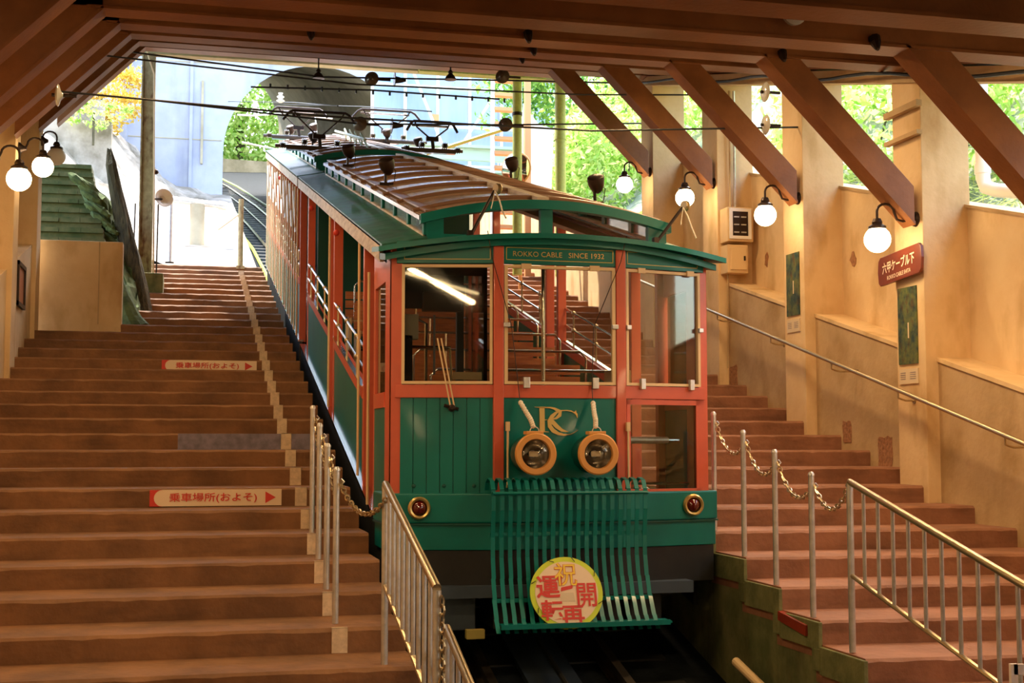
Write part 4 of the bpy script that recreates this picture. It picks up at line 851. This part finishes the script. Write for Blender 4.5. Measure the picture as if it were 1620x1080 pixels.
for lab, p in [('trolley feed wire above the rear car, upper', [(-1.5, 21, 6.02), (2.0, 21, 5.78), (5.0, 21, 5.92), (6.9, 21, 6.0)]), ('trolley feed wire above the rear car, lower', [(-.6, 21, 5.25), (2.6, 21, 5.06), (5.0, 21, 5.18), (7.5, 21, 5.35)]),
               ('thin droppered wire above the rear car, between the two feed wires', [(.9, 21, 5.55), (2.8, 21, 5.62), (4.9, 21, 5.60)])]:
    obj('feed_wire', MB().tube(p, .014, 6), 'wire', label=lab, cat='wire', base=p[0], group='feed wires over the rear car')
b = MB()
for x in [1.2+.27*i for i in range(15)]: b.tube([(x, 21, 5.62), (x, 21, 5.55)], .018, 6)
obj('wire_clip', b, 'wire', kind='stuff', label='row of small dark clips on the wires over the rear car', cat='clips')
for i in range(2):
    x = 2.1+1.4*i
    obj('contact_wire', MB().tube([(x, 19.5, S(19.5, -.10)), (x-.1, 27, S(27, -.12)), (x-.9, 45, S(45, -.3))], .010, 6), 'wire', label='thin contact wire running uphill over the cars, %s' % ['left', 'right'][i], cat='wire', base=(x, 20, 5), group='contact wires')
hang = MB()
for i in range(12): hang.tube([(1.6+.05*i, 22+i*.8, S(22+i*.8, .15)), (1.6+.05*i, 22+i*.8, S(22+i*.8, -.12))], .006, 4)
t = thing('steadying_arm', (2.3, 27, 7.0), 'white pull-off arms with insulators over the rear car in the arch', 'wire arm')
obj('arm_tube', MB().tube([(.9, 27, 6.55), (1.2, 27, 6.55), (2.4, 27, 6.72)], .018, 6).tube([(1.0, 27, 6.0), (1.9, 27, 5.85), (2.9, 27, 5.75)], .018, 6).tube([(2.45, 27, 6.6), (2.5, 27, 6.15), (2.95, 27, 6.05)], .014, 6).tube([(2.45, 27, 6.6), (2.8, 27, 6.58)], .014, 6), 'white2', t)
for x, z in [(1.25, 6.75), (1.75, 6.95)]: obj('arm_insulator', MB().lathe([(.03, -.1), (.09, -.06), (.03, -.03), (.08, .02), (.03, .05), (.05, .1)], (x, 27, z), (0, 0, 1), 12), 'white2', t, smooth=True)

# ================================================================ OUTSIDE
# ---- ground, track bed going on uphill
g = MB(); vs = []; fs = []; nx, ny = 40, 34
def hz(x, y):   # hillside left of the track
    base = S(min(y, 52), -3.45) if x > -.6 else S(min(y, 52), -3.45)+(-.6-x)*.62
    k = max(0, min(1, (y-27)/10)); r = random.Random(int(x*37)+int(y*91)*7).random()
    return base+(-.25+.55*r)*k*min(1, max(0, (.9-x)))*.9+max(0, y-30)*.03*max(0, min(3, -.2-x))
for j in range(ny+1):
    for i in range(nx+1):
        x = -16+17.3*i/nx; y = 26.5+22*j/ny; vs.append((x, y, hz(x, y)))
fs = [(j*(nx+1)+i, j*(nx+1)+i+1, (j+1)*(nx+1)+i+1, (j+1)*(nx+1)+i) for j in range(ny) for i in range(nx)]
obj('hillside_ground', MB().add(vs, fs), 'rock', kind='structure')
for (x0, x1, y, z0, z1) in [(-4.5, -1.9, 34, 6.9, 7.9), (-5.0, -2.3, 37.5, 8.4, 9.3)]:
    obj('retaining_wall', MB().box(x0, x1, y, y+.5, z0-3, z1), 'rock', kind='structure')
quadsbase = (-6, 38, 12)
sh = thing('shrub', (-2.6, 42, 9.0), 'yellow leaved shrub on the bright hillside at upper left', 'shrub')
quads('foliage', leaves((-2.7, 42, 10.6), (1.5, .8, 1.1), 4200, .07), None, 'leafy', sh)
obj('trunk', MB().tube([(-2.6, 42, 8.5), (-2.7, 42, 10.6)], .08, 8), 'bark', sh)
sh = thing('shrub', (-2.3, 33.6, 7.2), 'small green weeds on the bright rock beside the left brace', 'shrub')
quads('foliage', leaves((-2.3, 33.6, 8.0), (.9, .3, .35), 700, .06), None, 'leaf', sh)
obj('stem', MB().tube([(-2.3, 33.6, 7.2), (-2.3, 33.6, 8.0)], .03, 6), 'bark', sh)
# ---- mossy stone steps beyond the left wall
ms = thing('stone_steps', (-2, 21, 2.9), 'mossy green stone steps climbing behind the cream wall at left', 'steps')
for k in range(9):
    y = 20.8+.33*k; z = 3.05+.205*k
    x0, x1 = -3.2, -1.22-.05*k
    n = 6; r = random.Random(k)
    b = MB(); b.box(x0, x1, y+.05, y+.6, z-.25, z-.05)
    for i in range(n):
        a, b_ = x0+(x1-x0)*i/n, x0+(x1-x0)*(i+1)/n-.006; j = r.uniform(-.016, .016)
        b.box(a, b_, y+j, y+.6, z-.075, z+j*.6)
    obj('stone_step', b, 'stone', ms, kind=None)
rows = [(4.12, -1.72, -1.62), (3.98, -1.68, -1.38), (3.79, -1.60, -1.17), (3.49, -1.50, -1.06), (3.16, -1.45, -.97), (2.79, -1.2, -.86), (2.39, -1.1, -.76), (1.98, -1.05, -.68), (1.5, -1.05, -.60)]
b = MB(); nn_ = 9; r = random.Random(4); zz = np.linspace(4.12, 1.5, 26); vs = []
for q, z in enumerate(zz):
    xl = np.interp(-z, [-a[0] for a in rows], [a[1] for a in rows]); xr2 = np.interp(-z, [-a[0] for a in rows], [a[2] for a in rows])
    for i in range(nn_+1):
        f = i/nn_; vs.append((xl+(xr2-xl)*f+r.uniform(-.02, .02), 21.9-.35*sin(pi*f)*.8+r.uniform(-.09, .09)-(.0 if z > 3 else (3-z)*.9), z+r.uniform(-.03, .03)))
b.add(vs, [(q*(nn_+1)+i, q*(nn_+1)+i+1, (q+1)*(nn_+1)+i+1, (q+1)*(nn_+1)+i) for q in range(25) for i in range(nn_)])
obj('mossy_bank', b, 'mossrock', kind='structure')
mr_ = thing('rock_heap', (-1.3, 21.5, 3.2), 'heap of flat mossy rocks between the stone steps and the leaning trunk', 'rocks')
for i in range(15):
    f = i/14; x = -1.62+.50*f+random.uniform(-.05, .05); z = 4.02-.95*f+random.uniform(-.06, .06); y = 21.55
    s_ = random.uniform(.09, .15); b = MB(); r = random.Random(i+50); b.sphere((0, 0, 0), s_, 9, 6, (1.5, .8, .42)); an = -.6
    b.v = [(x+vx*cos(an)-vz*sin(an)+r.uniform(-.015, .015), y+vy, z+vx*sin(an)+vz*cos(an)+r.uniform(-.015, .015)) for vx, vy, vz in b.v]
    obj('rock', b, 'mossrock', mr_)
b = MB(); b.tube([(-1.25, 21.75, 4.62), (-1.22, 21.7, 4.35), (-1.13, 21.7, 3.95), (-1.0, 21.65, 3.4), (-.86, 21.6, 2.85), (-.72, 21.5, 2.3), (-.66, 21.4, 1.95)], .1, 12, radii=[.035, .075, .09, .115, .13, .14, .13]); b.v = [(x+random.uniform(-.02, .02), y, z+random.uniform(-.03, .03)) for x, y, z in b.v]
obj('leaning_trunk', b, 'bark', label='leaning mossy tree trunk beside the stone steps at left', cat='tree trunk', base=(-.7, 22.2, 2.5))
b = MB(); b.tube([(-1.02, 20.4, 2.5), (-.93, 20.2, 2.1), (-.80, 20.1, 1.75), (-.7, 20.05, 1.6)], .1, 12, radii=[.05, .12, .17, .2]); obj('moss_mound', b, 'mossrock', kind='structure')
# ---- pipes and posts above the stairs
t = thing('outdoor_pipe', (.2, 30, 4.5), 'grey horizontal pipe on a thick round support above the left stairs', 'pipe')
obj('horizontal_pipe', MB().tube([(-.45, 30, 5.32), (.72, 30, 5.22)], .075, 14), 'steel', t, smooth=True)
obj('pipe_support', MB().tube([(.17, 30, 4.0), (.17, 30, 5.22)], .16, 16), 'vault', t, smooth=True)
obj('pipe_end', MB().tube([(.62, 30, 5.23), (.80, 30, 5.21)], .095, 14), 'steel', t, smooth=True)
t = thing('slim_post', (-.38, 26.6, 3.6), 'slim grey steel post left of the top of the stairs', 'post')
obj('tube', MB().tube([(-.36, 26.9, 3.5), (-.36, 26.9, 4.78)], .045, 10), 'steel', t, smooth=True)
obj('foot', MB().box(-.44, -.28, 26.8, 27.0, 3.45, 3.52), 'iron', t)
t = thing('slim_post', (.98, 26.4, 3.4), 'slim cream post at the top of the stairs with a thin stay', 'post')
obj('tube', MB().tube([(.98, 26.4, 3.35), (.98, 26.4, 4.74)], .05, 10), 'post', t, smooth=True)
obj('stay', MB().tube([(.96, 26.4, 4.45), (.55, 26.6, 4.15)], .012, 6), 'cream', t)
obj('foot', MB().box(.9, 1.06, 26.3, 26.5, 3.36, 3.42), 'post', t)
t = thing('loudspeaker', (-.45, 23.5, 4.15), 'round horn loudspeaker on the rear of the steel column', 'loudspeaker')
obj('horn', MB().lathe([(.02, -.12), (.06, -.05), (.15, .04), (.16, .05), (.12, .04), (.05, -.02)], (-.44, 23.55, 4.18), (.35, -.9, .1), 18), 'white2', t, smooth=True)
obj('horn_bracket', MB().tube([(-.44, 23.62, 4.18), (-.64, 23.28, 4.12)], .02, 6), 'iron', t)
obj('fence_board', MB().prism([(.62, 29.5, 3.6), (1.0, 29.5, 3.6), (1.0, 29.5, 4.75), (.84, 29.5, 4.95), (.62, 29.5, 4.75)], (0, .06, 0)), 'white2', label='white pointed board beside the channel at the top of the stairs', cat='board', base=(.8, 29.5, 3.6))
# ---- track curving away beyond
bed = MB(); ctr = [(2.83, 27), (2.83, 33), (2.75, 38), (2.45, 45), (2.0, 53), (1.2, 63), (-.2, 75), (-3, 90)]
def path(off, dz): 
    out = []
    for i, (x, y) in enumerate(ctr):
        out.append((x+off, y, S(y, dz)))
    return out
L_ = path(-1.6, -4.62); R_ = path(1.9, -4.62)
bed.add(L_+R_, [(i, i+1, i+1+len(ctr), i+len(ctr)) for i in range(len(ctr)-1)])
obj('track_bed', bed, 'ballast', kind='structure')
t2 = thing('railway_track', (2.83, 30, S(30, -4.5)), 'curving railway track climbing away through the arch', 'track')
for o_, m in ((-.53, 'rail'), (.53, 'rail'), (0, 'rail')): obj('rail' if o_ else 'haulage_cable', MB().tube(path(o_, -4.45), .04 if o_ else .025, 6), m, t2)
for o_ in (-1.0, .95): obj('lime_cable_tray', MB().tube(path(o_, -4.42), .045, 6), 'cable', t2)
for i in range(60):
    y = 27.5+i*.75; x = np.interp(y, [c[1] for c in ctr], [c[0] for c in ctr]); obj('sleeper', MB().slab(x-.9, x+.9, y, y+.22, -4.60, -4.50), 'black', t2)
obj('track_curb', MB().slab(1.05, 1.45, 26.3, 38, -4.6, -4.1), 'vault', kind='structure')
# ---- concrete viaduct with skewed arch
def vault_pt(c, r, z0, y, a): return (c-r*cos(a), y, z0+r*sin(a))
na = 28; near = dict(c=4.20, r=3.15, z=9.6, y=45.); far = dict(c=.90, r=3.06, z=14.4, y=62.)
def ring(d, k=1.0, dy=0): 
    pts = [(d['c']-d['r']*k, d['y']+dy, d['z']-12)]+[vault_pt(d['c'], d['r']*k, d['z'], d['y']+dy, pi*i/na) for i in range(na+1)]+[(d['c']+d['r']*k, d['y']+dy, d['z']-12)]
    return pts
A = ring(near); B = ring(far); n = len(A)
obj('viaduct_vault', MB().add(A+B, [(i, i+1, n+i+1, n+i) for i in range(n-1)]), 'vault', kind='structure', smooth=True)
top = 19.0; xl_, xr_ = -2.05, 13.0
face = [(xl_-.6, 45, -2), (xl_, 45, top)]+[(p[0], 45, top) for p in A[1:-1]]+[(xr_, 45, top), (xr_, 45, -2)]
mb = MB()
pts = A; m_ = len(pts)
mb.add(pts, [])
tops = [(p[0], 45, top) for p in pts]; mb.v += tops
mb.f += [(i, i+1, m_+i+1, m_+i) for i in range(1, m_-2)]
mb.box(xl_, pts[0][0], 45, 45.01, -2, top); mb.box(pts[-1][0], xr_, 45, 45.01, -2, top)
obj('viaduct_face', mb, 'conc', kind='structure')
obj('viaduct_pier', MB().box(xl_-.9, xl_+.02, 44.6, 46.5, -2, top).box(-.05, .05, 44.93, 45, 5, top), 'conc', kind='structure')
obj('viaduct_joint', MB().box(.32, .40, 44.94, 45.0, 9.2, 12.0).box(-1.2, -1.17, 44.98, 45, 5, 16).box(-2, 1, 44.985, 45, 10.0, 10.03).box(-2, 1, 44.985, 45, 12.6, 12.63), 'vault', kind='structure')
mb = MB(); P2 = B; mb.add(P2, []); mb.v += [(p[0], 62, 24) for p in P2]; m_ = len(P2); mb.f += [(i, i+1, m_+i+1, m_+i) for i in range(1, m_-2)]
mb.box(-8, P2[0][0], 62, 62.01, 0, 24); mb.box(P2[-1][0], 12, 62, 62.01, 0, 24)
obj('viaduct_far_face', mb, 'vault', kind='structure')
obj('rock_bank', MB().hexa([(-6, 72, 8), (9, 80, 8), (9, 84, 8), (-6, 76, 8), (-6, 72, 15.2), (9, 80, 16.6), (9, 84, 17.2), (-6, 76, 15.9)]), 'bank', kind='structure')
tre = thing('tree', (2, 82, 14), 'bright green trees seen through the concrete arch', 'tree')
quads('foliage', leaves((2.5, 85, 21.0), (8, 3, 6.2), 30000, .22), None, 'leaf', tre)
obj('trunk', MB().tube([(3, 84, 12), (3, 84, 21)], .3, 8), 'bark', tre)
# ---- blue sheeted building with scaffold, ladder, mirror
obj('yard_ground', MB().slab(4.3, 12, 30.6, 46, -3.9, -3.5), 'ground', kind='structure')
bl = thing('sheeted_building', (8.0, 40, 4), 'pale blue sheeted building with white scaffold behind the rear car', 'building')
for i in range(6):
    x = 5.4+i*.98
    obj('sheet_panel', MB().box(x, x+.94, 40+.03*(i % 2), 40.1, 5.5, 12.6), 'sheet', bl)
for z in (8.4, 9.6, 10.8, 11.9): obj('scaffold_rail', MB().tube([(5.2, 39.6, z), (11.4, 39.6, z)], .05, 6), 'wsteel', bl)
for i in range(7): obj('scaffold_pole', MB().tube([(5.3+i, 39.6, 5), (5.3+i, 39.6, 12.4)], .05, 6), 'wsteel', bl)
obj('scaffold_brace', MB().tube([(8.0, 39.5, 9.0), (9.8, 39.5, 11.8)], .045, 6).tube([(6.2, 39.5, 12), (7.6, 39.5, 8.6)], .045, 6), 'wsteel', bl)
obj('notice_patch', MB().box(7.12, 7.32, 39.5, 39.55, 9.75, 9.95), 'rung', bl)
for z, x0, x1 in ((8.05, 6.0, 9.6), (7.35, 7.4, 11.0)):
    obj('steel_beam', MB().box(x0, x1, 37, 37.2, z, z+.38).box(x0, x1, 36.9, 37.3, z+.34, z+.42).box(x0+.3, x0+.45, 37, 37.15, 5.9, z+.02).box(x1-.45, x1-.3, 37, 37.15, 5.9, z+.02), 'gsteel', label='pale green steel beam in front of the blue building, %s one' % ('upper' if z > 8 else 'lower'), cat='beam', base=(x0, 37, z))
obj('yellow_brace', MB().tube([(4.4, 25, 6.12-.6), (6.0, 24.2, 5.98)], .035, 6), 'ysteel', label='long yellow diagonal tube running to the lime pole', cat='tube', base=(4.4, 25, 5.5))
ld = thing('ladder', (6.2, 26, 3), 'white ladder with orange rungs beside the lime pole', 'ladder')
for x in (5.93, 6.50): obj('stile', MB().box(x-.035, x+.035, 26, 26.08, 3.25, 8.2), 'wsteel', ld)
for i in range(11): z = 4.3+i*.30; obj('rung', MB().box(5.96, 6.47, 25.97, 26.15, z, z+.07), 'rung', ld)
obj('tarpaulin', MB().prism([(6.55, 26.2, 5.0), (7.2, 26.2, 5.0), (7.25, 26.2, 6.45), (6.95, 26.2, 6.5), (6.62, 26.2, 6.9), (6.50, 26.2, 5.6)], (0, .04, 0)), 'wsteel', label='white sheet hanging beside the ladder', cat='sheet', base=(6.9, 26.2, 4))
obj('wood_stake', MB().box(6.6, 6.72, 26.0, 26.1, 3.3, 7.6), 'rung', label='thin orange wooden upright beside the ladder', cat='stake', base=(6.65, 26, 4))
mr = thing('traffic_mirror', (5.91, 24, 5.1), 'round convex safety mirror with an orange rim at the right of the rear car', 'mirror')
obj('mirror_rim', MB().lathe([(.285, 0), (.31, .01), (.31, .03), (.285, .045)], (5.93, 24, 5.10), (-.66, -.75, -.05), 32), 'rung', mr, smooth=True)
obj('mirror_face', MB().lathe([(.285, .045), (.20, .075), (.10, .09), (.01, .095)], (5.93, 24, 5.10), (-.66, -.75, -.05), 32), 'mirror', mr, smooth=True)
obj('mirror_post', MB().tube([(6.02, 24.1, 2.75), (6.02, 24.1, 5.1)], .04, 8), 'rung', mr)
obj('grey_shed', MB().box(5.4, 6.85, 33, 35, 5.0, 7.0), 'gsteel', label='small grey green shed behind the rear car roof', cat='shed', base=(6.2, 34, 4.5), bevel=.02)
# ---- right hillside and bushes
vs = []; nx, ny = 14, 30
for j in range(ny+1):
    for i in range(nx+1):
        y = 3+44*j/ny; x = 8.6+i*.9; r = random.Random(i*7+j*131).uniform(-.35, .35)
        vs.append((x+r*.5, y, S(y, -2.2)+max(0, (x-9.0))*.95+r))
obj('ground_far', MB().add([(-40, 26.8, S(26.8, -4.9)), (40, 26.8, S(26.8, -4.9)), (40, 110, S(110, -4.9)), (-40, 110, S(110, -4.9))], [(0, 1, 2, 3)]), 'ballast', kind='structure')
obj('hillside_right', MB().add(vs, [(j*(nx+1)+i, j*(nx+1)+i+1, (j+1)*(nx+1)+i+1, (j+1)*(nx+1)+i) for j in range(ny) for i in range(nx)]), 'ground', kind='structure')
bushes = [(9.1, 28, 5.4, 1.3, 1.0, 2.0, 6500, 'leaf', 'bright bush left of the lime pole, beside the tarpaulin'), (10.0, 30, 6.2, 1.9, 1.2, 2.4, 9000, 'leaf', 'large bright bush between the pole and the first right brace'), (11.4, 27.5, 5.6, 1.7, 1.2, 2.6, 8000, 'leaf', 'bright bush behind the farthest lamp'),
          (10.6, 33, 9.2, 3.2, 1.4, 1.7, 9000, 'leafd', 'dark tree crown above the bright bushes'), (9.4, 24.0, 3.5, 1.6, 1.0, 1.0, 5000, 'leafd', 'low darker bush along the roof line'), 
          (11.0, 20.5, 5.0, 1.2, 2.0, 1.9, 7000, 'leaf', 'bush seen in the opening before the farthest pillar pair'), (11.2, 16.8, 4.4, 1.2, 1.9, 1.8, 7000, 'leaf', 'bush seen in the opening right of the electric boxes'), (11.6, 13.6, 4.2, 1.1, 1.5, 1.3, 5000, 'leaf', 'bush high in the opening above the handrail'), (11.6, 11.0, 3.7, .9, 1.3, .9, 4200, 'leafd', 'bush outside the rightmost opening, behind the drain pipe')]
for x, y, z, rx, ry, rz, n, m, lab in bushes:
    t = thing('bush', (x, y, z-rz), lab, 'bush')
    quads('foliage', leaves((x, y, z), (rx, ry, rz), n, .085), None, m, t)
    b = MB()
    for q in range(4): a = q*1.7; b.tube([(x, y, z-rz-.4), (x+.2*rx*cos(a), y+.2*ry*sin(a), z-.3*rz), (x+.7*rx*cos(a), y+.5*ry*sin(a), z+.6*rz)], .03, 5, radii=[.04, .03, .012])
    obj('stem', b, 'bark', t)
# dry grasses hanging on the bank
n = 2600; p = np.stack([rng.uniform(9.2, 11.2, n), rng.uniform(9, 19, n), np.zeros(n)], 1); p[:, 2] = T*p[:, 1]-2.2+np.maximum(0, p[:, 0]-9)*.95+rng.uniform(-.1, .3, n)
d = np.stack([-rng.uniform(.1, .5, n), rng.uniform(-.35, .35, n), rng.uniform(-.3, .5, n)], 1); wv = np.stack([np.zeros(n), np.full(n, .012), np.full(n, .008)], 1)
quads('dry_grass', np.stack([p-wv, p+wv, p+d+wv*.2, p+d-wv*.2], 1), None, 'grass', None, 'stuff', (10, 14, 2), label='pale dry grass blades on the bank outside the right openings', category='grass')
# ceiling tube lamps in front of the cars (seen mirrored in the cab glass)
for i, (x, y) in enumerate(TUBES):
    t = thing('tube_lamp', (x, y, S(y, .56)), 'ceiling tube lamp outside the picture, %s' % ['over the left stairs, uphill', 'over the left stairs, middle', 'over the left stairs, downhill', 'over the right stairs, uphill', 'over the right stairs, middle', 'over the right stairs, downhill'][i], 'ceiling lamp', 'ceiling tube lamps')
    dd = (.35, .35) if i == 0 else (0, .65)
    obj('tube', MB().tube([(x+dd[0], y-dd[1], S(y-dd[1], .53)), (x-dd[0], y+dd[1], S(y+dd[1], .53))], .018, 8), 'tube', t)
    obj('housing', MB().slab(x-.07, x+.07, y-.75, y+.75, .555, .60), 'white2', t)

for i, (x, y) in enumerate(HIGH):  # fixtures of the added stair lights, hidden by the beams
    t = thing('tube_lamp', (x, y, S(y, .80)), 'short tube lamp added unseen between the roof beams, %s stairs, %s from the viewer' % (['left', 'right'][i % 2], ['first', 'second', 'third', 'fourth'][i//2]), 'ceiling lamp', 'added tube lamps between the roof beams')
    obj('tube', MB().tube([(x-.42, y, S(y, .79)), (x+.42, y, S(y, .79))], .016, 8), 'tube', t)
    obj('housing', MB().box(x-.46, x+.46, y-.06, y+.06, S(y, .815), S(y, .86)), 'white2', t)
